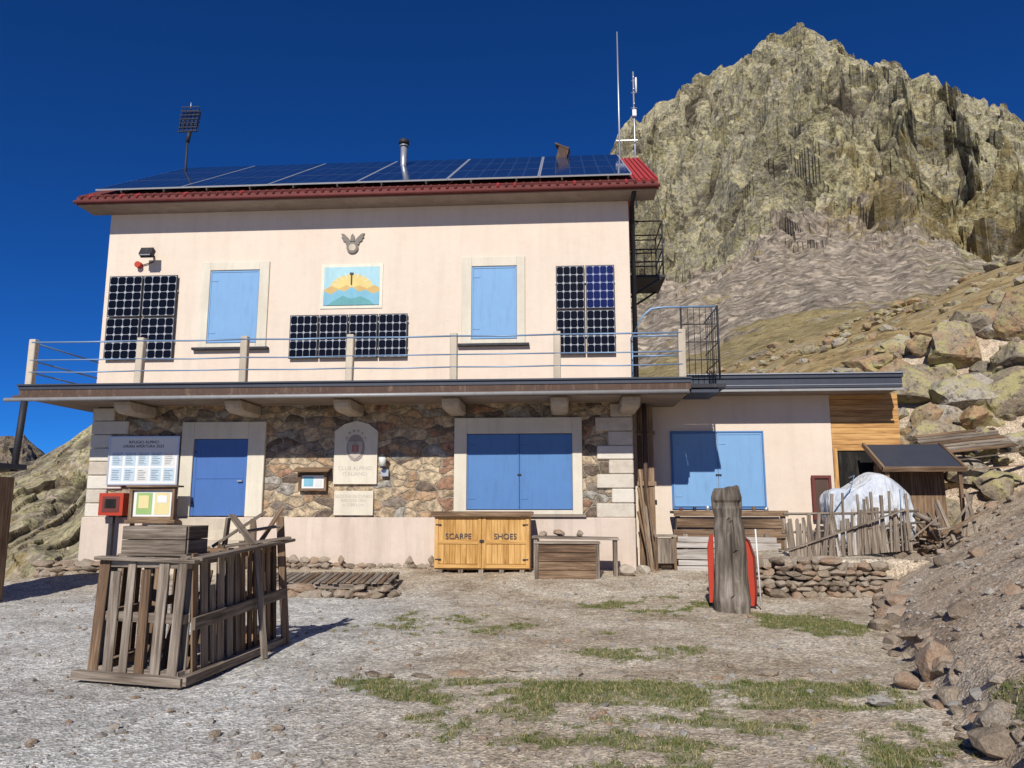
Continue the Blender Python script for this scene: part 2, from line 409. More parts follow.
def mountmat(name,rock,dark,sc=1.0,cavity_shade=.6):
    t=NT(name); o=t.tc()
    at=t.new("ShaderNodeAttribute",attribute_name="mask"); sp=t.new("ShaderNodeSeparateColor"); t.link(at.outputs["Color"],sp.inputs[0])
    n1=t.noise(t.map(o,(.022*sc,.022*sc,.03*sc)),1,5,.68,.4); n2=t.noise(t.map(o,(.14*sc,.14*sc,.17*sc)),1,6,.75,.5); n3=t.noise(o,.8*sc,5,.78)
    f=t.math('ADD',t.math('MULTIPLY',n1,.42),t.math('MULTIPLY',n2,.58))
    col=t.ramp(f,rock)
    col=t.mix(1,col,t.ramp(n3,[(.36,.35),(.48,.92),(.64,1.35)]),'MULTIPLY')
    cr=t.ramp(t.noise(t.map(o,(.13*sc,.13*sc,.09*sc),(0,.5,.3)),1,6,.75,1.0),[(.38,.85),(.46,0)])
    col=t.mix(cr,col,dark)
    if cavity_shade: col=t.mix(t.ramp(sp.outputs[2],[(.22,cavity_shade),(.47,0)]),col,dark)  # crevice shade painted into the rock colour, so relief reads under frontal sun
    scree=t.ramp(n3,[(.34,(.13,.10,.07)),(.5,(.29,.235,.175)),(.66,(.41,.345,.265))])
    scree=t.mix(1,scree,t.ramp(n2,[(.3,.7),(.6,1.15)]),'MULTIPLY')
    vs_=t.vor(o,.9*sc,'F1','Color'); vsp=t.new("ShaderNodeSeparateColor"); t.link(vs_,vsp.inputs[0])
    scree=t.mix(1,scree,t.ramp(vsp.outputs[0],[(0,.6),(.6,1),(1,1.45)]),'MULTIPLY')
    sf=t.ramp(t.math('ADD',sp.outputs[0],t.math('MULTIPLY',t.math('SUBTRACT',n2,.5),1.6)),[(.45,0),(.6,1)])
    col=t.mix(sf,col,scree)
    gr=t.ramp(n3,[(.34,(.13,.10,.04)),(.5,(.28,.215,.09)),(.68,(.36,.29,.14))])
    gf=t.ramp(t.math('ADD',sp.outputs[1],t.math('MULTIPLY',t.math('SUBTRACT',n2,.5),2.4)),[(.48,0),(.6,.9)])
    col=t.mix(gf,col,gr)
    nr=t.bump(n2,.7,3/sc); t.link(t.math('MULTIPLY_ADD',sf,-.6,.75),nr.node.inputs['Strength']); nr=t.bump(n3,.8,.8/sc,nr)
    return t.fin(col,nr,.97)
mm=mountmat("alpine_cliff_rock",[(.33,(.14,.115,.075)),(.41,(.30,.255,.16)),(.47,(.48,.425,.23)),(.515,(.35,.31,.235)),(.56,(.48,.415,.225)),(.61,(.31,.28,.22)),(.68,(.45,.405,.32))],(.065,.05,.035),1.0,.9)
azs=[];a=-50
while a<62:
    azs.append(a)
    a+= .085 if 2.5<=a<34 else (.12 if -40<=a<-28 else .4)
def bs(az,cx,cy):
    d=60; th=D2R(az); x=cx+math.sin(th)*d; y=cy+math.cos(th)*d
    z=max(-12,hill_plane(x,y)-1.2)
    if az<-20: z=-12-8*sm((-20-az)/10)
    return d,z
def amp(az): return .30 if az<-27 else (.30+.70*sm((az+27)/25))
def scf(az,s,x,y):
    if az<-25: return (.50,.36)
    n=noise.fractal(Vector((x/60,y/60,3)),.8,2,4)
    scree=sm((.44+.16*n+.004*(az-15)-s)/.10)
    g=sm((az-16)/12)*sm((.46-abs(s-.30))/.3)*.6+ .5*sm((.12-s)/.08)
    g=max(g*.60+.50*n+.05, sm((.18-s)/.08)*.75)
    return (scree*(.9-.3*sm((az-20)/8)),max(0,min(1,g)))
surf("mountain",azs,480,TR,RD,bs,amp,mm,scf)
mf=mountmat("distant_mountain_rock",[(.33,(.12,.10,.07)),(.45,(.22,.17,.12)),(.6,(.27,.22,.16)),(.7,(.30,.26,.2))],(.06,.05,.04),.2)
TR2=[(-60,.16),(-45,.10),(-40,.066),(-38.2,.072),(-36.8,.076),(-35.4,.056),(-34,.045),(-30,.04),(-25,.05),(-15,.05)]
azs2=[-60+.25*i for i in range(181)]
surf("distant_mountain",azs2,60,TR2,[(-60,1500),(-15,1500)],lambda a,x,y:(700,-75),lambda a:1.0,mf,lambda a,s,x,y:(.1,.3))

# ------------------------------------------------------------------ main building
hut=empty("mountain_hut")
XL,XR=-10.38,2.87
w=MB()
w.bb(XL,XR,0,7.4,4.1,9.28,'pink')
w.prism([(0.0,9.28),(7.4,9.28),(3.7,11.7)],XL+.01,XR-.01,'pink','yz')
w.bb(XL+.06,XR-.06,.03,7.37,-1.5,4.1,'masonry')
w.obj("walls",hut)
w=MB()
w.bb(XL-.06,XR-.02,-.07,.03,.12,1.41,'plinth'); w.bb(XL-.06,XL+.06,.03,7.4,-.6,1.41,'plinth')
w.obj("plinth",hut,.015)
q=MB()
z=1.413;i=0
while z<4.03:
    h=min(.335,4.08-z)
    wl=.52 if i%2 else .88; wl+=U(-.04,.04)
    q.bb(XL-.02,XL+wl,-.035,.6,z,z+h-.012,'quoin')
    wr=.52 if i%2 else .84; wr+=U(-.04,.04)
    q.bb(XR-.05-wr,XR-.03,-.035,.4,z,z+h-.012,'quoin')
    z+=h;i+=1
q.obj("corner_quoins",hut,.02)
f=MB()
def ring(mb,x0,x1,z0,z1,ix0,ix1,iz0,iz1,y0,y1,m):
    mb.bb(x0,ix0,y0,y1,z0,z1,m); mb.bb(ix1,x1,y0,y1,z0,z1,m)
    if z1>iz1: mb.bb(ix0,ix1,y0,y1,iz1,z1,m)
    if iz0>z0: mb.bb(ix0,ix1,y0,y1,z0,iz0,m)
ring(f,-7.85,-6.10,5.55,7.76,-7.62,-6.35,5.66,7.54,-.045,0.02,'white')
ring(f,-1.24,.32,5.55,7.74,-.99,.12,5.66,7.50,-.045,0.02,'white')
ring(f,-8.07,-5.98,1.42,3.70,-7.76,-6.40,1.42,3.29,-.06,.05,'white')
ring(f,-1.37,1.65,1.48,3.75,-1.07,1.42,1.58,3.37,-.06,.05,'white')
f.obj("window_surrounds",hut,.01)
f=MB()
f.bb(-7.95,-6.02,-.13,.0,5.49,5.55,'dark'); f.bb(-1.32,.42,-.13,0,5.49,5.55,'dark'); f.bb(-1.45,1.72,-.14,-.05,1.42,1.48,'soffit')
f.obj("window_sills",hut,.006)
def shutter(mb,x0,x1,z0,z1,y,m,leaves=1,bars=1,slats=True):
    wl=(x1-x0)/leaves
    for i in range(leaves):
        a=x0+i*wl+.008; b=x0+(i+1)*wl-.008
        mb.bb(a,b,y+.012,y+.05,z0+.01,z1-.01,m)
        for (p,q_,r_,s_) in((a,a+.07,z0+.01,z1-.01),(b-.07,b,z0+.01,z1-.01)): mb.bb(p,q_,y,y+.012,r_,s_,m)
        zz=[z0+.01,z1-.09]
        for k in range(bars): zz.append(z0+(z1-z0)*(k+1)/(bars+1)-.04)
        for c in zz: mb.bb(a+.07,b-.07,y,y+.012,c,c+.08,m)
        mb.bb(a+.03,a+.06,y-.02,y,z0+.3,z0+.34,'dark'); mb.bb(a+.03,a+.06,y-.02,y,z1-.34,z1-.3,'dark')
s=MB()
def flat_shutter(mb,x0,x1,z0,z1,y,m,leaves):
    wl=(x1-x0)/leaves
    for i in range(leaves):
        a=x0+i*wl+.006; b=x0+(i+1)*wl-.006
        mb.bb(a,b,y,y+.05,z0+.01,z1-.01,m)
        mb.bb(a,a+.035,y-.012,y,z0+.02,z1-.02,m); mb.bb(b-.035,b,y-.012,y,z0+.02,z1-.02,m)
        for zz in(z0+.25,z1-.29): mb.bb(a+.036,a+.20,y-.01,y,zz,zz+.03,m)
        mb.bb(a+.036,b-.036,y-.012,y,z0+.02,z0+.055,m); mb.bb(a+.036,b-.036,y-.012,y,z1-.055,z1-.02,m)
flat_shutter(s,-7.62,-6.35,5.66,7.54,-.02,'blueL',1)
flat_shutter(s,-.99,.12,5.66,7.50,-.02,'blueL',1)
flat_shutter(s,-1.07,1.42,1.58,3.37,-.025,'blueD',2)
s.bb(.13,.22,-.06,-.037,2.38,2.42,'dark'); s.tube([(.0,-.05,3.42),(.0,-.05,3.62)],.01,'steel',6)
s.obj("window_shutters",hut,.006)
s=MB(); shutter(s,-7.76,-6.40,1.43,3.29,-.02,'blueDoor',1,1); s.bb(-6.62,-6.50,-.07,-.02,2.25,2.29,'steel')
s.obj("front_door",hut,.006)
s=MB()
for i in range(5): s.bb(-8.0,-6.1,-.4-.28*i,-.07-.28*i+.0,.1,1.38-.24*i,'conc')
s.obj("entrance_steps",hut,.01)
# roof
rf=MB()
RY0,RZ0,RY1,RZ1=-.66,9.30,3.72,11.91
sl=math.atan2(RZ1-RZ0,RY1-RY0)
def rp(x,v,h=0): return (x,RY0+(RY1-RY0)*v-math.sin(sl)*h,RZ0+(RZ1-RZ0)*v+math.cos(sl)*h)
def rslab(mb,x0,x1,v0,v1,h0,h1,m):
    P=[rp(x,v,h) for x in(x0,x1) for v in(v0,v1) for h in(h0,h1)]
    b=len(mb.v); mb.v+=P
    for F in((0,1,3,2),(4,6,7,5),(0,4,5,1),(2,3,7,6),(0,2,6,4),(1,5,7,3)):
        mb.face([b+k for k in F],m,[((P[k][0]-x0)/(x1-x0),((k>>1)&1)) for k in F])
RXL=-10.85
rslab(rf,RXL,2.95,0,1,0,.05,'redfas'); rslab(rf,2.951,3.50,0,1,0,.05,'redroof')
rf.prism([(RY1,RZ1),(RY1,RZ1+.08),(RY1+4.4,RZ1-2.5),(RY1+4.4,RZ1-2.66)],RXL,3.50,'redroof','yz')
x=3.0
while x<3.5: rslab(rf,x,x+.05,0.0,1,.052,.09,'redroof'); x+=.12
rf.obj("roof_covering",hut)
rf=MB()
rf.bb(RXL-.01,3.52,-.70,-.665,9.12,9.29,'redfas')
x=RXL
while x<3.45:
    rf.tube([rp(x+.1,-.015,.03),rp(x+.1,.05,.03)],.038,'redfas' if R()<.85 else 'redroof',8); x+=.205
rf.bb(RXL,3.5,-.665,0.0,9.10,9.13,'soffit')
rf.prism([(-.665,9.10),(-.665,9.32),(3.72,12.00),(3.72,11.80)],3.501,3.54,'redroof','yz'); rf.prism([(-.665,9.10),(-.665,9.32),(3.72,12.00),(3.72,11.80)],RXL-.05,RXL-.01,'redfas','yz')
rf.tube([(RXL-.05,-.76,9.16),(3.56,-.76,9.16)],.042,'redfas',10)
rf.obj("eaves_and_gutter",hut)
ch=MB()
ch.tube([(-3.3,2.4,10.8),(-3.3,2.4,12.0)],.09,'steel',14); ch.tube([(-3.3,2.4,12.0),(-3.3,2.4,12.12)],.15,'dark',14); ch.tube([(-3.3,2.4,11.93),(-3.3,2.4,11.96)],.13,'steel',14)
ch.obj("chimney_flue",hut)
vb=MB(); vb.box((1.28,3.4,12.0),(.30,.4,.45),'rust',rot=Euler((.2,.3,0))); vb.box((1.28,3.4,12.22),(.45,.5,.05),'rust',rot=Euler((.2,.45,0))); vb.obj("roof_vent_box",hut)
rpv=empty("roof_solar_panel_array")
a=MB(); ncol=6;nrow=3;X0,X1=-10.42,2.92;wc=(X1-X0)/ncol
for i in range(ncol):
    for j in range(nrow):
        x0=X0+i*wc;x1=x0+wc; v0=.015+.975*j/nrow; v1=.015+.975*(j+1)/nrow-.002
        rslab(a,x0+.005,x1-.005,v0,v1,.16,.195,'alu'); rslab(a,x0+.035,x1-.035,v0+.004,v1-.004,.196,.20,'pvroof')
for i in range(ncol*2): rslab(a,X0+(i+.5)*wc/2-.02,X0+(i+.5)*wc/2+.02,.05,.97,.052,.16,'steel')
a.obj("panels",rpv)
mt=MB(); bx,by=-9.9,2.6
mt.tube([(bx,by,10.9),(bx,by,12.5)],.035,'dark',8)
mt.tube([(bx,by,12.4),(bx+.05,by,12.75)],.06,'dark',8)
mt.box((bx+.02,by+.05,13.1),(.58,.02,.80),'pvroof',rot=Euler((-.2,0,0)))
for k in range(5): mt.beam((bx-.26+.13*k,by-.05,12.70),(bx-.24+.13*k,by+.02,13.50),.02,.02,'dark')
for k in range(7): mt.beam((bx-.28+.008*k,by-.06+.0*k,12.72+.13*k),(bx+.28+.008*k,by-.06+.0*k,12.72+.13*k),.02,.02,'dark')
mt.tube([(bx,by+.05,13.5),(bx,by+.05,13.7)],.012,'alu',6); mt.tube([(bx-.1,by+.05,13.56),(bx+.1,by+.05,13.56)],.01,'alu',6)
mt.obj("pole_mounted_solar_panel")
an=MB(); an.tube([(3.0,3.8,10.5),(3.0,3.8,13.6),(3.0,3.8,16.2)],[.035,.03,.018],'steel',8)
for z_ in(11.9,12.6): an.beam((2.9,3.8,z_),(3.55,3.8,z_),.03,.03,'steel')
an.obj("whip_antenna")
an=MB(); an.tube([(3.47,3.9,10.5),(3.47,3.9,14.9)],[.035,.025],'steel',8)
for z_,l in((14.6,.06),(14.2,.08),(13.7,.10),(13.3,.08)):
    an.tube([(3.47-l,3.9,z_),(3.47+l,3.9,z_)],.012,'steel',6); an.tube([(3.47,3.9-l,z_+.1),(3.47,3.9+l,z_+.1)],.012,'steel',6)
an.tube([(3.55,3.9,14.2),(3.55,3.9,14.7)],.03,'paper',8); an.box((3.47,3.85,13.5),(.12,.1,.2),'paper')
an.obj("weather_station_mast")
g=MB()
g.tube([(3.47,3.9,13.4),(4.6,5,9.8)],.006,'dark',4); g.obj("guy_wire")

def wall_pv(name,x0,x1,z0,z1,nc,nr,mats):
    e=MB(); wc=(x1-x0)/nc; hc=(z1-z0)/nr
    for i in range(nc):
        for j in range(nr):
            a0=x0+i*wc+.015;a1=x0+(i+1)*wc-.015;b0=z0+j*hc+.015;b1=z0+(j+1)*hc-.015
            e.bb(a0,a1,-.10,-.06,b0,b1,'dark')
            m=mats[(i+j*nc)%len(mats)]
            e.quad([(a0+.02,-.1025,b0+.02),(a1-.02,-.1025,b0+.02),(a1-.02,-.1025,b1-.02),(a0+.02,-.1025,b1-.02)],m)
    for k in range(2): e.bb(x0,x1,-.06,0,z0+(z1-z0)*(.2+.6*k),z0+(z1-z0)*(.2+.6*k)+.04,'steel')
    return e.obj(name)
wall_pv("wall_solar_panel_array",-10.23,-8.43,5.26,7.44,2,2,['pvwall'])
wall_pv("wall_solar_panel_array",1.06,2.50,5.24,7.46,2,2,['pvwall','pvwall','pvwall','pvbrk'])
wall_pv("wall_solar_panel_array",-5.50,-2.54,5.22,6.34,4,1,['pvwall'])

def flatm(name,c): return paint(name,c,.22,.8,0,tuple(x*.7 for x in c),.6)
M['mur_sky']=flatm("mural_sky_blue",(.36,.56,.60)); M['mur_y']=flatm("mural_yellow",(.66,.52,.20)); M['mur_o']=flatm("mural_orange",(.56,.38,.15))
M['mur_b']=flatm("mural_blue",(.20,.42,.52)); M['mur_g']=flatm("mural_green",(.13,.33,.34)); M['mur_w']=flatm("mural_cream",(.68,.64,.52))
mu=MB()
mu.bb(-4.77,-3.21,-.02,0.01,6.50,7.64,'mur_w')
mu.prism([(-4.69,6.58),(-3.29,6.58),(-3.29,7.56),(-4.69,7.56)],-.024,-.019,'mur_sky')
arc=[(-3.99+.58*math.cos(t*math.pi/16),6.93+.44*math.sin(t*math.pi/16)) for t in range(17)]
mu.prism(arc,-.028,-.0235,'mur_y')
mu.prism([(-4.69,6.86),(-3.29,6.86),(-3.29,7.02),(-3.42,7.08),(-3.6,7.0),(-3.8,7.08),(-3.98,7.03),(-4.12,7.1),(-4.3,7.0),(-4.5,7.07),(-4.69,6.98)],-.032,-.0285,'mur_o')
mu.prism([(-4.69,6.58),(-3.29,6.58),(-3.29,6.92),(-3.45,6.86),(-3.62,6.96),(-3.80,6.92),(-3.98,7.05),(-4.15,6.93),(-4.32,6.98),(-4.5,6.86),(-4.69,6.95)],-.036,-.0325,'mur_b')
mu.prism([(-4.60,6.58),(-3.40,6.58),(-3.50,6.68),(-3.75,6.80),(-4.0,6.74),(-4.2,6.82),(-4.45,6.68)],-.040,-.0365,'mur_g')
for k in range(9):
    a_=D2R(14+k*19); mu.prism([(-3.99+.36*math.cos(a_-.02),7.05+.22*math.sin(a_-.02)),(-3.99+.36*math.cos(a_+.02),7.05+.22*math.sin(a_+.02)),(-3.99+.54*math.cos(a_+.025),7.0+.42*math.sin(a_+.025)),(-3.99+.54*math.cos(a_-.025),7.0+.42*math.sin(a_-.025))],-.0312,-.0282,'mur_w')
mu.bb(-4.01,-3.98,-.05,-.041,7.1,7.36,'ink'); mu.bb(-4.04,-3.95,-.05,-.0405,7.361,7.41,'ink')
mu.obj("sundial_mural")
M['emb']=paint("bronze_grey",(.16,.14,.12),.2,.6,.3)
eg=MB()
for sgn in(-1,1):
    X=lambda v:-4.0+sgn*v
    eg.prism([(X(.02),8.18),(X(.10),8.30),(X(.22),8.42),(X(.30),8.43),(X(.26),8.35),(X(.29),8.33),(X(.23),8.28),(X(.25),8.25),(X(.17),8.20),(X(.17),8.15),(X(.10),8.12)][::sgn],-.04,-.01,'emb')
eg.prism([(-4.06,8.22),(-4.04,8.36),(-4.0,8.42),(-3.96,8.36),(-3.94,8.22)],-.06,-.01,'emb')
pts=[(-4+.15*math.cos(t*math.pi/8),8.06+.15*math.sin(t*math.pi/8)) for t in range(16)]
eg.prism(pts,-.05,-.01,'emb'); pts=[(-4+.09*math.cos(t*math.pi/8),8.06+.09*math.sin(t*math.pi/8)) for t in range(16)]
eg.prism(pts,-.058,-.051,'conc')
eg.obj("eagle_emblem")
lp=MB(); lp.tube([(-9.15,0,7.96),(-9.15,-.25,7.98)],.025,'dark'); lp.box((-9.15,-.33,7.95),(.32,.14,.22),'dark',rot=Euler((-.5,0,0))); lp.box((-9.15,-.40,7.92),(.27,.02,.17),'steel',rot=Euler((-.5,0,0)))
lp.tube([(-9.5,0,7.72),(-9.5,-.14,7.72)],.08,'red',12); lp.tube([(-9.45,-.03,7.72),(-9.15,-.03,7.80),(-9.15,-.03,7.95)],.012,'dark',6)
lp.obj("floodlight_with_siren")
# ------------------------------------------------------------------ balcony
bl=MB()
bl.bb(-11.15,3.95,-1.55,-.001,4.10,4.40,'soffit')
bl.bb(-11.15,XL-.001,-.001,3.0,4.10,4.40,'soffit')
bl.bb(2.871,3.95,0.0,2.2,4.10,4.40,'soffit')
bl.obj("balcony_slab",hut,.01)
bl=MB()
bl.bb(-11.18,3.97,-1.60,-1.552,4.17,4.385,'rust')
bl.bb(-11.22,3.98,-1.66,-1.55,4.386,4.42,'fasgrey')
bl.bb(-11.20,3.975,-1.62,-1.601,4.30,4.384,'fasgrey')
bl.tube([(-11.45,-1.68,4.06),(3.9,-1.68,4.10)],.045,'gutter',10)
bl.bb(-11.3,3.93,-1.64,-1.5,4.06,4.168,'rust')
bl.obj("balcony_edge_gutter",hut)
cb=MB()
for X in(-8.96,-6.32,-3.78,-1.30,1.14,2.72):
    cb.prism([(0.0,4.099),(0.0,3.80),(-.5,3.80),(-1.0,3.80),(-1.12,3.83),(-1.20,3.89),(-1.24,3.97),(-1.25,4.099)],X-.2,X+.2,'quoin','yz')
cb.obj("balcony_corbels",hut,.05)
pp=MB(); PX=[-11.05,-8.45,-6.0,-3.55,-1.2,1.1,3.82]
for X in PX: pp.box((X,-1.45,4.95),(.16,.16,1.10),'conc',rot=Euler((U(-.01,.01),U(-.012,.012),0)))
pp.box((-11.05,1.2,4.95),(.16,.16,1.10),'conc')
pp.obj("balcony_posts",hut,.015)
rl=MB()
for zz in(5.42,5.0,4.72):
    for a_,b_ in zip(PX,PX[1:]):
        rl.tube([(a_,-1.52,zz),((a_+b_)/2,-1.52,zz-U(0,.02)),(b_,-1.52,zz)],.02 if zz>5.2 else .016,'rail',6)
    rl.tube([(-11.05,-1.5,zz),(-11.05,1.2,zz)],.02,'rail',6)
rl.tube([(2.75,-1.3,4.45),(2.75,-1.3,5.35),(3.0,-1.3,5.85),(3.2,-1.3,6.02),(3.45,-1.3,6.05),(4.62,-1.3,6.05)],.024,'rail',8)
rl.tube([(2.75,-1.3,4.95),(3.82,-1.3,4.95)],.02,'rail',6); rl.tube([(2.75,-1.3,5.4),(3.82,-1.3,5.4)],.02,'rail',6)
for X in(3.85,4.65): rl.tube([(X,-1.3,4.4),(X,-1.3,6.07)],.022,'dark',8)
for zz in(4.85,5.25,5.65): rl.tube([(3.85,-1.3,zz),(4.65,-1.3,zz)],.012,'dark',6); rl.tube([(4.65,-1.3,zz),(4.65,.3,zz)],.012,'dark',6)
for k in range(5): rl.tube([(4.0+.13*k,-1.3,4.45),(4.0+.13*k,-1.3,6.04)],.008,'dark',6)
for k in range(7): rl.tube([(4.65,-1.2+.22*k,4.45),(4.65,-1.2+.22*k,6.04)],.008,'dark',6)
rl.tube([(4.65,-1.3,6.05),(4.65,.3,6.05)],.02,'rail',6)
rl.obj("balcony_railing",hut)
st=MB()
st.bb(3.99,4.75,-1.4,.1,4.22,4.30,'dark')
for k in range(4): st.bb(4.0,4.6,-1.35+.3*k,-1.1+.3*k,4.12,4.2,'fasgrey')
st.obj("landing_grating",hut)
si=MB()
si.bb(XR+.001,4.0,2.0,3.6,7.75,7.82,'dark')
for X in(3.0,3.95):
    for Y in(2.05,3.55): si.tube([(X,Y,7.8),(X,Y,9.35)],.025,'dark',6)
for zz in(8.2,8.55,8.95,9.35):
    si.tube([(XR,2.05,zz),(3.95,2.05,zz)],.02,'dark',6); si.tube([(3.95,2.05,zz),(3.95,3.55,zz)],.02,'dark',6); si.tube([(XR,3.55,zz),(3.95,3.55,zz)],.02,'dark',6)
for k in range(5): si.tube([(3.05+.2*k,2.05,7.8),(3.05+.2*k,2.05,8.55)],.01,'dark',5)
si.beam((XR,2.05,7.1),(3.9,2.05,7.75),.05,.05,'dark'); si.beam((XR,3.5,7.1),(3.9,3.5,7.75),.05,.05,'dark')
si.obj("iron_side_balcony",hut)
dp=MB(); dp.tube([(2.97,.12,4.3),(2.97,.12,9.0),(2.97,-.6,9.12)],.06,'dark',8); dp.tube([(3.15,.3,.3),(3.15,.3,4.1)],.05,'rust',8); dp.obj("downpipe",hut)
bd=MB()
for k in range(3): bd.bb(2.98+.13*k,3.10+.13*k,.45-.02*k,.49-.02*k,.2,4.05,'brownw')
bd.beam((2.95,.38,2.2),(3.4,.38,2.2),.03,.1,'brownw'); bd.beam((2.95,.38,3.4),(3.4,.38,3.4),.03,.1,'brownw')
bd.obj("corner_boarding",hut)
# plaque, signs
pl=MB()
pl.prism([(-4.27,2.19),(-3.22,2.19),(-3.22,3.45),(-3.45,3.62),(-3.75,3.70),(-4.04,3.62),(-4.27,3.45)],-.05,.04,'white')
M['plq']=paint("carved_plaque_stone",(.60,.52,.45),.1,.85); M['plqr']=paint("plaque_red",(.42,.16,.13),.2,.85); M['plqb']=paint("plaque_grey",(.32,.27,.24),.25,.85); M['plqt']=paint("faded_lettering",(.46,.40,.34),.2,.85)
sh=[(-3.75+.22*math.cos(D2R(t)),3.05+.32*math.sin(D2R(t))) for t in range(0,360,24)]
pl.prism(sh,-.065,-.049,'plqb')
sh=[(-3.92,2.98),(-3.92,3.20),(-3.58,3.20),(-3.58,2.98),(-3.64,2.86),(-3.75,2.78),(-3.86,2.86)]
pl.prism(sh,-.08,-.064,'plqt'); pl.bb(-3.83,-3.67,-.085,-.079,2.95,3.12,'plqr'); pl.bb(-3.77,-3.73,-.088,-.0855,2.9,3.18,'plqb')
for k in range(6):
    a_=D2R(-60+k*24+90); 
    pl.rock((-3.75+.26*math.cos(a_),-.06,3.1+.36*math.sin(a_)),(.04,.02,.04),'plqt',sub=1)
po=pl.obj("coat_of_arms_plaque")
text("CLUB ALPINO\nITALIANO",(-3.75,-.052,2.52),.13,'plqt',po,"inscription")
pl=MB(); pl.bb(-4.23,-3.29,-.05,.04,1.46,2.03,'white'); po=pl.obj("inscription_plate")
text("SEZIONE DI CUNEO\nRIFUGIO 1963\nm 2388 s.l.m.",(-3.76,-.052,1.87),.10,'plqt',po,"inscription")
nb=MB(); nb.bb(-9.85,-8.13,-.08,-.036,2.20,3.33,'paper')
ring(nb,-9.88,-8.10,2.17,3.36,-9.84,-8.14,2.21,3.32,-.09,-.03,'alu')
nbo=nb.obj("notice_board",None,.003)
text("RIFUGIO ALPINO\nORARI APERTURA 2023",(-9.0,-.082,3.18),.10,'ink',nbo,"heading")
M['pa1']=paint("sheet_blue_print",(.45,.55,.62),.1,.6); M['pa2']=paint("sheet_grey_print",(.62,.62,.59),.1,.6)
nb=MB()
for i in range(5):
    for j in range(2):
        x0=-9.78+.33*i; z0=2.27+.37*j
        nb.bb(x0,x0+.27,-.084,-.081,z0,z0+.32,random.choice(['pa1','pa2','pa2']))
        for k in range(6): nb.bb(x0+.03,x0+U(.15,.24),-.087,-.0845,z0+.04+.042*k,z0+.05+.042*k,'ink')
nb.obj("sheets",nbo)
fr=MB(); ring(fr,-5.10,-4.42,2.03,2.46,-5.04,-4.48,2.09,2.40,-.10,-.02,'brownw'); fr.bb(-5.04,-4.48,-.05,-.03,2.09,2.40,'paper'); fr.box((-4.76,-.14,2.53),(.86,.28,.03),'brownw',rot=Euler((.35,0,0)))
fr.bb(-4.98,-4.75,-.056,-.051,2.14,2.36,'mur_b'); fr.bb(-4.7,-4.55,-.056,-.051,2.14,2.3,'pa2'); fr.obj("framed_notice_case")
ln=MB(); ln.tube([(-3.05,0,2.85),(-3.05,-.2,2.85)],.015,'dark',6); ln.tube([(-3.05,-.2,2.9),(-3.05,-.2,2.83)],[.04,.12],'dark',8); ln.tube([(-3.05,-.2,2.83),(-3.05,-.2,2.6)],[.10,.07],'pa2',8); ln.tube([(-3.05,-.2,2.6),(-3.05,-.2,2.56)],.06,'dark',8)
ln.box((-3.02,-.05,2.45),(.18,.1,.16),'steel'); ln.obj("wall_lantern")
rb=MB(); rb.bb(-9.85,-9.25,-.35,-.09,1.45,1.98,'red'); rb.bb(-9.76,-9.34,-.36,-.352,1.53,1.90,'redfas'); rb.bb(-9.70,-9.42,-.364,-.361,1.62,1.84,'black'); rb.bb(-9.6,-9.5,-.3,-.2,.3,1.45,'dark'); rb.obj("fire_hose_box",None,.015)
pc=MB(); pc.bb(-8.95,-7.75,-.75,-.45,1.28,1.36,'brownw')
ring(pc,-8.95,-7.85,1.36,2.10,-8.88,-7.92,1.43,2.04,-.62,-.5,'brownw'); pc.bb(-8.88,-7.92,-.55,-.52,1.43,2.04,'paper')
M['pos_y']=paint("poster_yellow",(.66,.56,.28),.1,.6); M['pos_g']=paint("poster_green",(.28,.42,.15),.2,.6)
pc.bb(-8.80,-8.42,-.556,-.551,1.48,1.98,'pos_g'); pc.bb(-8.75,-8.5,-.561,-.557,1.62,1.92,'pos_y'); pc.bb(-8.36,-8.0,-.556,-.551,1.48,1.98,'pos_y'); pc.bb(-8.30,-8.06,-.561,-.557,1.75,1.92,'paper')
pc.bb(-9.0,-7.75,-.68,-.4,2.11,2.15,'brownw')
for X in(-8.85,-7.95): pc.bb(X-.04,X+.04,-.62,-.54,.2,1.28,'brownw')
pc.obj("poster_case",None,.005)

# ------------------------------------------------------------------ annex
ax=empty("annex_building")
w=MB(); w.bb(2.872,7.72,1.0,6.2,-.5,4.36,'pink'); w.obj("walls",ax)
w=MB(); w.bb(2.872,9.05,.12,6.3,4.36,4.40,'soffit'); w.bb(4.05,9.10,.10,6.3,4.41,4.66,'fasgrey')
w.bb(4.03,9.12,.06,.10,4.645,4.73,'fasgrey'); w.bb(4.03,9.12,.055,.10,4.33,4.385,'gutter'); w.bb(4.0,9.14,.02,6.35,4.731,4.76,'steel')
w.bb(4.05,9.1,.085,.099,4.47,4.49,'steel')
w.obj("flat_roof",ax,.006)
s=MB(); ring(s,3.84,6.09,1.60,3.49,3.88,6.05,1.64,3.45,.955,1.02,'blueD'); flat_shutter(s,3.88,6.05,1.64,3.45,.96,'blueL',2); s.bb(4.90,5.04,.93,.948,2.4,2.44,'dark'); s.obj("window_shutters",ax,.006)
w=MB()
z=3.0
while z<4.3: w.bb(7.73,9.35,1.02,1.06,z,z+.135,'clad'); z+=.14
z=.7
while z<3.0: w.bb(8.72,9.35,1.02,1.06,z,z+.135,'clad'); z+=.14
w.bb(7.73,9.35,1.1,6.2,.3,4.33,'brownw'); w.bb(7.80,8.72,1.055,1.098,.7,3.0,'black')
w.bb(7.73,7.83,.98,1.05,.6,3.05,'clad'); w.bb(8.68,8.78,.98,1.019,.6,3.05,'clad')
w.obj("timber_store",ax,.004)
w=MB(); ring(w,7.15,7.60,1.35,2.40,7.21,7.54,1.42,2.33,.85,.93,'redfas'); w.bb(7.21,7.54,.89,.91,1.42,2.33,'rust'); w.obj("red_window_frame")
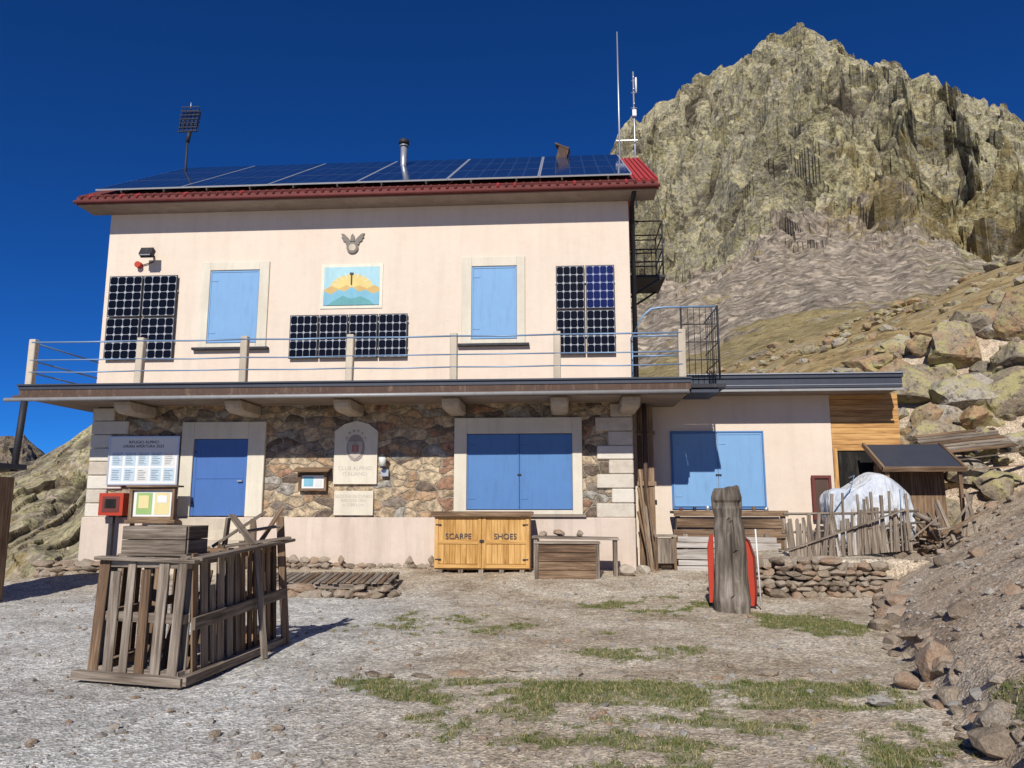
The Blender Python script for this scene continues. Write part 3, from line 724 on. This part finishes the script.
w=MB(); rt=Euler((D2R(30),0,0))
w.box((9.15,.0,2.78),(1.75,1.2,.05),'fasgrey',rot=rt)
for X in(8.28,10.02): w.box((X,.0,2.79),(.06,1.26,.10),'brownw',rot=rt)
w.box((9.15,-.53,2.48),(1.8,.05,.10),'brownw',rot=rt); w.bb(8.5,9.9,.2,.6,1.0,2.6,'brownw')
for X in(8.4,9.95): w.beam((X,-.4,1.0),(X,-.4,2.5),.07,.07,'brownw')
w.obj("shed_lean_to")
ct=empty("outdoor_counter")
w=MB(); w.bb(3.75,6.35,.15,.80,1.50,1.56,'dark'); w.bb(3.75,6.35,.13,.15,1.44,1.57,'brownw')
for X in(3.85,5.0,6.25): w.bb(X-.05,X+.05,.2,.3,.2,1.5,'greyw')
for k in range(5): w.box((5.0,.18-.01*k,.34+.235*k),(2.5+U(-.15,.1),.035,.20),'brownw',rot=Euler((0,U(-.01,.01),0)))
for k in range(7):
    X=3.95+.33*k+U(-.05,.05); w.tube([(X,.4,1.56),(X,.4,1.56+U(.06,.18))],U(.03,.06),random.choice(['dark','steel','redfas','brownw']),8)
w.obj("counter",ct,.004)
M['palew']=wood("pale_bleached_boards",[(.20,.17,.145),(.36,.32,.28),(.46,.42,.38),(.55,.52,.47)])
w=MB()
for k in range(6): w.box((4.85+U(-.05,.05),-.25,.28+.13*k),(2.3+U(-.2,.1),.03,.115),random.choice(['palew','palew','greyw']),rot=Euler((0,U(-.02,.02),0)))
for X in(3.95,4.9,5.75): w.bb(X-.05,X+.05,-.22,-.14,.2,1.05,'greyw')
w.obj("bleached_board_stack",None,.004)
w=MB(); w.bb(3.25,3.75,-.3,.1,.98,1.03,'greyw'); w.bb(3.28,3.72,-.27,.05,.4,.95,'greyw')
for X in(3.28,3.70): 
    for Y in(-.27,.05): w.bb(X-.03,X+.03,Y-.03,Y+.03,.15,.98,'brownw')
w.obj("small_wooden_table",None,.004)
w=MB()
for k in range(7):
    X=U(3.0,3.4); w.beam((X,-.1-.05*k,.2),(X+U(-.25,.1),.3,U(1.5,2.6)),.05,.04,random.choice(['greyw','brownw']))
w.obj("leaning_poles")

# ------------------------------------------------------------------ shoe cabinet
sc=empty("shoe_cabinet")
w=MB(); x0,x1,y0,y1=-1.66,.46,-.95,-.35; zb=.30; zt=1.50
w.bb(x0,x1,y0+.03,y1,zb,zt,'neww')
w.bb(x0-.06,x1+.06,y0-.08,y1+.02,zt,zt+.04,'brownw'); w.bb(x0-.07,x1+.07,y0-.10,y0-.06,zt-.05,zt+.06,'brownw')
mid=(x0+x1)/2
for a_,b_ in((x0,mid),(mid,x1)):
    a_+=.01;b_-=.01
    for k in range(7):
        ww=(b_-a_-.16)/7; w.bb(a_+.08+ww*k+.003,a_+.08+ww*(k+1)-.003,y0+.01,y0+.03,zb+.12,zt-.1,'neww')
    w.bb(a_,a_+.08,y0-.012,y0+.028,zb+.03,zt-.02,'neww'); w.bb(b_-.08,b_,y0-.012,y0+.028,zb+.03,zt-.02,'neww')
    w.bb(a_+.081,b_-.081,y0-.010,y0+.028,zb+.03,zb+.11,'neww'); w.bb(a_+.081,b_-.081,y0-.010,y0+.028,zt-.1,zt-.02,'neww')
    w.bb(a_+.081,b_-.081,y0-.008,y0+.0095,zb+.55,zb+.63,'neww')
w.bb(mid-.05,mid+.05,y0-.03,y0-.013,zb+.58,zb+.64,'dark')
for X in(x0+.03,x1-.16): 
    for Z in(zb+.2,zt-.25): w.bb(X,X+.13,y0-.018,y0-.013,Z,Z+.03,'dark')
w.obj("cabinet",sc,.005)
text("SCARPE",(x0+.54,y0-.010,zb+.66),.17,'ink',sc,"lettering",.002); text("SHOES",(x1-.54,y0-.010,zb+.66),.17,'ink',sc,"lettering",.002)
w=MB(); w.bb(x0,x1,y0-.1,y1,.1,.16,'greyw')
for k in range(5): w.bb(x0+.1+.45*k,x0+.2+.45*k,y0-.08,y1,.16,.3,'greyw')
w.obj("base",sc)
w=MB(); w.box((1.45,-1.15,1.0),(1.85,.55,.05),'greyw',rot=Euler((0,.02,0)))
for X in(.6,2.3): w.bb(X-.04,X+.04,-1.38,-.95,.2,.98,'greyw')
w.obj("wooden_bench",None,.004)
w=MB(); w.bb(.62,1.92,-1.75,-1.42,.18,.90,'brownw')
for k in range(4): w.box((1.27,-1.77,.27+.18*k),(1.34,.03,.17),'brownw')
w.bb(.60,.68,-1.80,-1.785,.18,.92,'greyw'); w.bb(1.86,1.94,-1.80,-1.785,.18,.92,'greyw'); w.bb(.58,1.96,-1.82,-1.4,.90,.94,'greyw')
w.obj("wooden_crate",None,.005)
w=MB()
w.rock((1.1,-1.1,1.1),(.16,.13,.09),'stone'); w.rock((.75,-1.15,1.08),(.1,.1,.07),'stone'); w.rock((1.55,-1.2,1.1),(.14,.1,.08),'stone'); w.rock((2.55,-1.2,.32),(.22,.2,.15),'quoin'); w.rock((2.9,-1.0,.32),(.18,.2,.16),'quoin'); w.obj("loose_stones")

# ------------------------------------------------------------------ pallets
def pallet(mb,o,ex,ey,en,L=1.2,Wd=.8,nb=6,bw=.1,m='greyw',broken=()):
    o=Vector(o);ex=Vector(ex).normalized();ey=Vector(ey).normalized();en=Vector(en).normalized()
    Mx=Matrix((ex,ey,en)).transposed()
    def bx(a,b,c,s,mat,tw=0): mb.box(o+ex*a+ey*b+en*c,s,mat,rot=Mx@Matrix.Rotation(tw,3,'Z'),jit=.004)
    for k,b in enumerate((.05,L/2,L-.05)):
        bx(Wd/2,b,0,(Wd,.10,.09) if k!=1 else (Wd,.09,.08),m)
    for i in range(nb):
        if i in broken: continue
        a=bw/2+(Wd-bw)*i/(nb-1)
        Lb=L*U(.95,1.02) if R()<.8 else L*U(.6,.9)
        bx(a+U(-.02,.02),Lb/2+U(0,.03),.058,(bw*U(.75,1.2),Lb,.02),m if R()<.65 else 'brownw',U(-.03,.03))
    for a in(bw/2,Wd/2,Wd-bw/2): bx(a,L/2,-.058,(bw,L,.02),m)
pe=MB()
A=Vector((-3.50,-10.30,.0)); B=Vector((-2.45,-10.55,.0)); Cc=Vector((-2.40,-9.45,0)); Dd=Vector((-2.40,-8.4,0)); E=Vector((-3.5,-8.6,0))
def side(p,q,h,nb,bw,m='greyw',lean=0):
    ex=(q-p); Wd=ex.length; ex.normalize(); ez=Vector((0,0,1)); en=ex.cross(ez)
    ey=(ez-en*lean).normalized(); z0=H(p.x,p.y,False)+.02
    pallet(pe,Vector((p.x,p.y,z0)),ex,ey,ex.cross(ey),h,Wd,nb,bw,m)
side(A,B,1.16,6,.125,'greyw',.03)
side(B+Vector((.02,.06,0)),Cc,1.18,6,.12,'greyw',.06)
side(Cc,Dd,1.20,6,.11,'brownw',.05)
side(E,A+Vector((-.03,.1,0)),1.12,8,.11,'brownw',.02)
side(Dd,E,1.15,6,.11,'brownw',.02)
pe.beam((-3.60,-10.42,.05),(-2.34,-10.70,.05),.1,.08,'greyw'); pe.beam((-2.36,-10.72,.06),(-2.22,-8.4,.06),.10,.08,'greyw')
pe.beam((-2.38,-10.5,.55),(-2.25,-8.4,.62),.03,.12,'greyw')
pe.beam((-2.38,-10.52,1.17),(-2.24,-8.3,1.26),.12,.035,'greyw'); pe.beam((-3.5,-10.35,1.17),(-2.35,-10.55,1.15),.12,.035,'greyw')
pe.beam((-2.18,-8.5,.02),(-2.4,-8.3,1.55),.1,.03,'brownw'); pe.beam((-2.12,-9.3,0),(-2.32,-9.2,1.22),.08,.03,'greyw'); 
for k in range(4): pe.beam((-3.1+.2*k,-10.1+.1*k,.02),(-3.2+.26*k+U(-.1,.1),-9.6,U(.9,1.2)),.09,.03,'brownw')
pe.obj("pallet_enclosure",None,.004)
w=MB(); ang=Euler((0,0,-.05))
cx,cy=-3.2,-9.6
for (dx,dy,sx,sy) in((0,-.22,.74,.03),(0,.22,.74,.03),(-.37,0,.03,.41),(.37,0,.03,.41)):
    for k in range(2): w.box(Vector((cx,cy,1.25+.15*k))+ang.to_matrix()@Vector((dx,dy,0)),(sx,sy,.142),'greyw',rot=ang)
w.box((cx,cy,1.38),(.70,.40,.06),'brownw',rot=ang); w.box((cx,cy,1.165),(.80,.5,.025),'greyw',rot=ang)
w.obj("wooden_planter_box",None,.004)
w=MB()
w.beam((-2.85,-9.2,1.22),(-2.35,-8.9,1.62),.09,.03,'greyw'); w.beam((-2.35,-9.2,1.24),(-2.75,-8.95,1.58),.09,.03,'greyw')
w.beam((-2.5,-8.7,1.22),(-2.3,-8.5,1.66),.09,.03,'brownw'); w.beam((-2.75,-9.1,1.22),(-2.15,-8.6,1.30),.12,.03,'greyw'); w.beam((-2.6,-9.0,1.38),(-2.3,-8.6,1.44),.1,.03,'greyw')
w.beam((-2.75,-9.1,1.2),(-2.72,-9.1,1.55),.09,.03,'greyw')
w.obj("broken_sawhorse",None,.004)
w=MB(); a0=D2R(4); ex=Vector((math.cos(a0),math.sin(a0),0)); ey=Vector((-math.sin(a0),math.cos(a0),0)); o0=Vector((-4.65,-3.75,.24)); rt=Euler((D2R(4),0,a0))
for k in range(22): w.box(o0+ex*(.12*k+.05)+ey*(.62+U(-.03,.03))+Vector((0,0,.06+U(-.004,.004))),(.095,1.25*U(.95,1.03),.022),'greyw' if R()<.75 else 'brownw',rot=Euler((D2R(4),0,a0+U(-.02,.02))))
for b in(.1,.62,1.15): w.box(o0+ex*1.3+ey*b+Vector((0,0,-.01+(b-.62)*.07)),(2.65,.09,.09),'greyw',rot=rt)
w.obj("plank_deck",None,.004)

# ------------------------------------------------------------------ log post
M['logw']=wood("weathered_log",[(.035,.028,.022),(.11,.09,.07),(.22,.185,.15),(.38,.33,.28)],14,.9,1)
def logpost():
    w=MB(); N=36; Z=44; b=len(w.v); cx,cy=3.95,-5.05
    prof=[(0,.27),(.12,.30),(.3,.27),(.5,.26),(.68,.25),(.76,.21),(.84,.235),(.93,.235),(1,.20)]
    for j in range(Z):
        t=j/(Z-1); z=-.05+2.02*t; rx=lerp(prof,t); ox=-.04*t
        for k in range(N):
            th=2*math.pi*k/N; P=Vector((math.cos(th)*1.2,math.sin(th)*1.2,t*2.2))
            r_=rx*(1+.16*noise.noise(P*1.2)+.09*noise.noise(Vector((math.cos(th)*6,math.sin(th)*6,t*1.5))))
            c0=-1.75+.25*math.sin(t*4)
            if abs(((th-2*math.pi)-c0+math.pi)%(2*math.pi)-math.pi)<.13 and t<.75: r_*=.70
            if .86<t<.90 and math.sin(th)<-.3: r_*=.86
            w.v.append((cx+ox+r_*math.cos(th)*1.0,cy+r_*math.sin(th)*.8,z+ (.03*math.cos(th)+.03*math.sin(3*th) if j==Z-1 else 0)))
    for j in range(Z-1):
        for k in range(N):
            k2=(k+1)%N; w.face((b+j*N+k,b+j*N+k2,b+(j+1)*N+k2,b+(j+1)*N+k),'logw',[(j*.045,k*.04),(j*.045,(k+1)*.04),((j+1)*.045,(k+1)*.04),((j+1)*.045,k*.04)],0,False)
    w.face([b+(Z-1)*N+k for k in range(N)],'logw',[(math.cos(k)*.2,math.sin(k)*.2) for k in range(N)])
    w.obj("carved_log_post")
logpost()
w=MB()
w.prism([(3.86,.05),(4.36,.05),(4.38,.3),(4.37,.85),(4.30,1.10),(4.15,1.22),(3.95,1.20),(3.86,1.0)],-4.74,-4.69,'red')
w.tube([(4.36,-4.76,.05),(4.385,-4.76,.3),(4.375,-4.76,.85),(4.30,-4.76,1.11),(4.15,-4.76,1.23),(3.95,-4.76,1.21)],.018,'redfas',8)
w.tube([(4.44,-4.8,.05),(4.42,-4.74,1.3)],.014,'paper',6)
w.prism([(3.62,.1),(3.72,.1),(3.72,1.22),(3.66,1.18),(3.62,1.0)],-4.74,-4.70,'red')
w.obj("red_rescue_sled")

# ------------------------------------------------------------------ fence of slats
fn=MB(); x=5.72
while x<8.25:
    t=(x-5.72)/2.5; y_=-2.05+.25*t; h=U(.70,.92); zb=.60+.2*t
    fn.beam((x+U(-.03,.03),y_,zb),(x+U(-.10,.10),y_+U(-.06,.06),zb+h+(.35 if R()<.12 else 0)),U(.03,.075),.025,'greyw' if R()<.85 else 'palew',up=(0,1,0)); x+=U(.035,.075)
fn.tube([(5.6,-2.0,1.15),(7,-1.9,1.2),(8.4,-1.76,1.35)],.028,'greyw',6); fn.tube([(5.65,-2.0,1.52),(7,-1.9,1.53),(8.4,-1.76,1.58)],.03,'greyw',6); fn.tube([(5.65,-2.0,.82),(8.3,-1.78,.98)],.025,'greyw',6)
fn.beam((5.6,-2.1,.78),(8.1,-1.95,1.62),.05,.03,'greyw')
fn.obj("slat_fence")
fn=MB()
for k in range(26):
    X=U(7.7,9.3);Y=U(-2.2,-.8); z=H(X,Y,False)+U(.05,.5)
    fn.beam((X,Y,z),(X+U(-.5,.9),Y+U(-.5,.5),z+U(-.1,.6)),U(.03,.07),.03,random.choice(['greyw','greyw','brownw']))
for k in range(40):
    X=U(7.9,9.2);Y=U(-1.6,-.3); z=H(X,Y,False)+U(.05,.7)
    fn.tube([(X,Y,z),(X+U(-.3,.3),Y+U(-.3,.3),z+U(-.1,.2))],U(.03,.07),random.choice(['brownw','greyw']),6)
for k in range(5):
    X=9.0+.18*k+U(-.08,.08); fn.beam((X,-1.2,H(X,-1.2,False)),(X+U(-.1,.6),-.6,H(X,-1.2,False)+U(.4,1.0)),.07,.03,'greyw')
fn.obj("scrap_wood_pile")
def tarp():
    t=NT("white_plastic_tarp"); o=t.tc(); c=t.ramp(t.noise(o,1.5,4,.6),[(.35,(.46,.49,.54)),(.6,(.64,.65,.66))])
    M['tarp']=t.fin(c,t.bump(t.noise(t.map(o,(2.2,2.2,1.0),(.3,.5,0)),1.5,3,.5,1.6),.8,.14),.5)
    bm=bmesh.new(); bmesh.ops.create_icosphere(bm,subdivisions=6,radius=1)
    for v in bm.verts:
        p=v.co.copy(); sg=lambda c,e: math.copysign(abs(c)**e,c)
        q=Vector((sg(p.x,.62),sg(p.y,.7),sg(p.z,.7)))
        th=math.atan2(p.y,p.x)
        side_=max(0,.8-p.z)*.5
        fold=.05*side_*math.sin(th*11+3*noise.noise(p*2))+.03*side_*math.sin(th*23+5*noise.noise(p*3+Vector((1,0,0))))
        k=1+.10*noise.noise(p*1.3+Vector((3,1,2)))+fold+.035*abs(noise.noise(p*3.1))
        q*=k
        top=.12*math.sin(q.x*2.6+.4)+.08*math.sin(q.x*5+1)
        v.co=Vector((7.82+q.x*.88,-.55+q.y*.6,1.50+q.z*.78+(top if p.z>0 else 0)*p.z))
    me=bpy.data.meshes.new("tarp_covered_pile"); bm.to_mesh(me); bm.free(); me.materials.append(M['tarp'])
    for p in me.polygons: p.use_smooth=True
    o=bpy.data.objects.new("tarp_covered_pile",me); COL.objects.link(o)
    r=MB(); r.tube([(6.95,-1.0,1.5),(7.3,-1.18,2.05),(7.5,-.9,2.33),(7.6,-.3,2.3)],.012,'rail',6); r.tube([(8.3,-1.18,1.4),(8.35,-1.1,2.0),(8.3,-.8,2.25)],.012,'rail',6)
    ro=r.obj("rope",o)
tarp()
w=MB()
for k in range(7): w.box((11.6+U(-.05,.05),2.1+.17*k,3.10+.085*k),(2.1,.12,.03),'greyw' if k%3 else 'brownw',rot=Euler((.45,-.10,U(-.03,.03))))
for X in(10.75,11.6,12.4): w.beam((X,2.0,2.98-(11.6-X)*.10),(X,3.2,3.58-(11.6-X)*.10),.08,.08,'dark')
w.beam((10.6,1.8,2.75),(13.2,2.0,3.1),.14,.03,'greyw'); w.beam((11.2,1.6,2.55),(13.4,1.5,2.75),.12,.03,'brownw')
w.obj("discarded_pallet")

# ------------------------------------------------------------------ dry stone walls
def drywall(name,p0,p1,h,thick=.35,sz=.2,zbase=None,taper=0):
    w=MB(); p0=Vector(p0);p1=Vector(p1);d=(p1-p0);L=d.length;d.normalize();nn=Vector((-d.y,d.x))
    ang=math.atan2(d.y,d.x)
    z=0
    while z<h:
        hh=U(.09,.17); x=U(-.1,.05)
        while x<L:
            l=random.choice([U(.10,.18),U(.16,.26),U(.24,.36)])*sz/.2; hs=hh*U(.85,1.25)
            if z< h*(1-taper*x/L)+U(-.08,.05):
                for r_ in((0,) if thick<.3 else (0,1)):
                    c=p0+d*(x+l/2)+nn*(.0+r_*thick*.6+U(-.04,.04))
                    zb=H(c.x,c.y,False) if zbase is None else zbase
                    w.rock((c.x,c.y,zb+z+hh/2+U(-.01,.01)),(l*.66,thick*U(.38,.5),hs*.72),'stone',rot=Euler((U(-.12,.12),U(-.12,.12),ang+U(-.2,.2))),cuts=16,rough=.10)
            x+=l*.95
        z+=hh*.9
    return w.obj(name)
drywall("dry_stone_wall",(5.05,-3.4),(6.95,-3.25),.66,.35,.22,0.0)
drywall("dry_stone_wall",(5.0,-3.3),(5.15,-1.0),.62,.35,.2,0.05)
drywall("stone_footing",(-10.6,-1.3),(-8.0,-1.2),.55,.35,.24,-.15)
drywall("stone_footing",(-6.0,-.28),(-1.8,-.25),.24,.2,.2,.15)
drywall("stone_footing",(-4.8,-3.9),(-1.9,-3.72),.14,.35,.26,.0)
w=MB()
y=-3.3
while y>-13.2:
    for k in range(2):
        X=lerp(BX,y)+U(-.10,.25); s_=.05+.12*R()**2
        if y>-7: s_*=1.5
        w.rock((X,y+U(-.1,.1),H(X,y,False)+s_*.15),(s_*U(.9,1.6),s_,s_*U(.5,.9)),'stone',cuts=14)
    y-=U(.10,.30)
w.rock((4.78,-10.05,.20),(.22,.22,.27),'stone',sub=3,cuts=16); w.rock((4.38,-12.0,.16),(.16,.2,.17),'stone',sub=3,cuts=16); w.rock((3.95,-10.9,.04),(.15,.09,.05),'gravel',sub=3); w.rock((4.35,-10.4,.10),(.12,.10,.08),'stone',sub=3)
w.obj("bank_stones")
w=MB()
x=-.9
while x<3.9:
    s_=U(.04,.10); yy=-9.85+.12*math.sin(x*2)+U(-.1,.1)
    w.rock((x,yy,H(x,yy)+s_*.1),(s_*U(1,2.2),s_,s_*.5),'stone',rot=Euler((0,0,U(-.4,.4)))); x+=U(.10,.6)
w.obj("row_of_edging_stones")
w=MB()
def inb(x,y): return not(XL-.3<x<XR+.1 and y>-.1) and not(2.8<x<9.4 and y>.9)
for k in range(8500):
    d=3.8+14*R()**1.25; a_=D2R(U(-46,44)); x=1.26+d*math.sin(a_-.07); y=-17.96+d*math.cos(a_-.07)
    if not inb(x,y) or x<-10: continue
    u=x-lerp(BX,y); s_=U(.006,.018) if R()<.88 else U(.018,.055)
    if u>0: s_*=1.5
    if grass_mask(x,y)>.1 and R()<.7: continue
    w.rock((x,y,H(x,y)+s_*.15),(s_*U(.9,1.5),s_,s_*.65),'gravel' if R()<.7 else 'stone',sub=1,cuts=4)
w.obj("gravel")
w=MB()
for k in range(1300):
    x=U(5,19); y=U(-12,12); u=x-lerp(BX,y)
    if u<.2 or not inb(x,y): continue
    s_=.03+.16*R()**4
    w.rock((x,y,H(x,y)+s_*.15),(s_*U(.9,1.5),s_,s_*.7),'stone',sub=1 if s_<.08 else 2,cuts=9)
for k in range(1100):
    x=U(8,46); y=U(9,46)
    if x-lerp(BX,y)<6 or math.hypot(x-1.26,y+18)>64: continue
    s_=.05+.55*R()**5
    w.rock((x,y,H(x,y)+s_*.1),(s_*U(.9,1.5),s_,s_*.7),'boulder',sub=1 if s_<.25 else 2,cuts=9)
w.obj("hillside_stones")
w=MB()
big=[(12.6,4.6,1.5,1.0,.85),(11.5,3.9,1.0,.8,.7),(13.6,3.9,1.1,.9,1.0),(10.6,4.6,.9,.8,.7),(14.4,4.6,1.3,1,.9),(10.0,3.6,.75,.7,.6),(12.4,3.2,.8,.7,.65),(15.2,3.8,1.2,1,.9),(13.2,5.8,1.2,1,.9),(11.6,5.6,1.1,.9,.8),(15.5,5.6,1.5,1.2,1.1),(10.4,6.0,.9,.9,.7),(9.9,2.4,.6,.6,.5),(14.2,2.9,.8,.7,.6)]
for X,Y,a_,b_,c_ in big: w.rock((X,Y,H(X,Y,False)+c_*.35),(a_,b_,c_),'boulder',sub=4,cuts=18,rough=.2)
for k in range(190):
    X=U(9.2,18);Y=U(2.0,8.0)
    s_=U(.15,.70)
    w.rock((X,Y,H(X,Y,False)+s_*.3),(s_*U(.9,1.6),s_,s_*U(.6,.9)),'boulder',sub=3,cuts=14,rough=.2)
w.obj("boulder_pile")

# ------------------------------------------------------------------ grass
t=NT("alpine_grass"); oi=t.new("ShaderNodeAttribute",attribute_name="rnd",attribute_type='GEOMETRY').outputs["Fac"]
M['grass']=t.fin(t.ramp(oi,[(0,(.06,.09,.02)),(.5,(.12,.145,.04)),(.72,(.21,.19,.075)),(1,(.38,.31,.17))]),None,.8)
w=MB(); cnt=0
for k in range(90000):
    if cnt>12500: break
    x=U(-2,6); y=U(-13.4,-3)
    if grass_mask(x,y)<.05+U(0,.40) : continue
    cnt+=1; z=H(x,y); r_=R()
    for b_ in range(6):
        a_=U(0,6.28); h=U(.010,.040); o=.025
        px,py=x+U(-o,o),y+U(-o,o); dx,dy=math.cos(a_)*.005,math.sin(a_)*.005; lx,ly=U(-.03,.03),U(-.03,.03)
        i0=len(w.v); w.v+=[(px-dx,py-dy,z-.005),(px+dx,py+dy,z-.005),(px+lx,py+ly,z+h)]
        w.face((i0,i0+1,i0+2),'grass',None,min(1,max(0,r_*.85+U(-.1,.35))))
w.obj("grass")

# ------------------------------------------------------------------ small shed at the far left
sh=empty("wooden_shed")
w=MB(); SX=-8.80
z0=H(-9,-5.8,False)
for k in range(9): w.bb(SX-.15*(k+1)+.005,SX-.15*k,-5.9,-5.86,z0-.2,2.2,'brownw')
w.bb(SX-1.4,SX-.02,-5.86,-4.6,z0-.2,2.2,'brownw')
for k in range(8): w.bb(SX-.022,SX+.01,-5.86+.155*k,-5.86+.155*k+.15,z0-.2,2.2,'brownw')
w.obj("walls",sh,.004)
w=MB(); w.box((SX-.6,-5.2,2.32),(1.4,1.5,.10),'fasgrey',rot=Euler((0,-.10,0))); w.obj("roof",sh,.01)
w=MB(); w.tube([(SX+.03,-4.7,2.3),(SX+.10,-4.7,3.6)],.06,'dark',8); w.obj("flue",sh)

# ------------------------------------------------------------------ light, sky, camera
EL,AZ=35,7
S=Vector((-math.sin(D2R(AZ))*math.cos(D2R(EL)),-math.cos(D2R(AZ))*math.cos(D2R(EL)),math.sin(D2R(EL))))
sd=bpy.data.lights.new("sun",'SUN'); sd.energy=5.0; sd.angle=D2R(.53); sd.color=(1,.965,.90)
so=bpy.data.objects.new("sun",sd); COL.objects.link(so); so.rotation_euler=S.to_track_quat('Z','Y').to_euler()
wd=bpy.data.worlds.new("World"); bpy.context.scene.world=wd; wd.use_nodes=True; nt=wd.node_tree
sky=nt.nodes.new("ShaderNodeTexSky"); sky.sky_type='NISHITA'; sky.sun_disc=False; sky.sun_elevation=D2R(EL); sky.sun_rotation=D2R(180+AZ)
sky.altitude=2400; sky.air_density=.7; sky.dust_density=.1; sky.ozone_density=3
mx=nt.nodes.new("ShaderNodeMix"); mx.data_type='RGBA'; mx.blend_type='MULTIPLY'; mx.inputs[0].default_value=1; mx.inputs[7].default_value=(.12,.56,1.20,1)
nt.links.new(sky.outputs[0],mx.inputs[6]); bg=nt.nodes["Background"]; nt.links.new(mx.outputs[2],bg.inputs[0]); bg.inputs[1].default_value=.08
cam=bpy.data.cameras.new("camera"); cam.lens=36*760/1024; cam.sensor_width=36; cam.clip_end=12000; cam.clip_start=.05
co=bpy.data.objects.new("camera",cam); COL.objects.link(co); co.location=(CX,CY,CZ); co.rotation_euler=(D2R(90+9.04),0,D2R(4))
bpy.context.scene.camera=co
bpy.context.scene.view_settings.view_transform='Standard'; bpy.context.scene.view_settings.look='None'; bpy.context.scene.view_settings.exposure=0
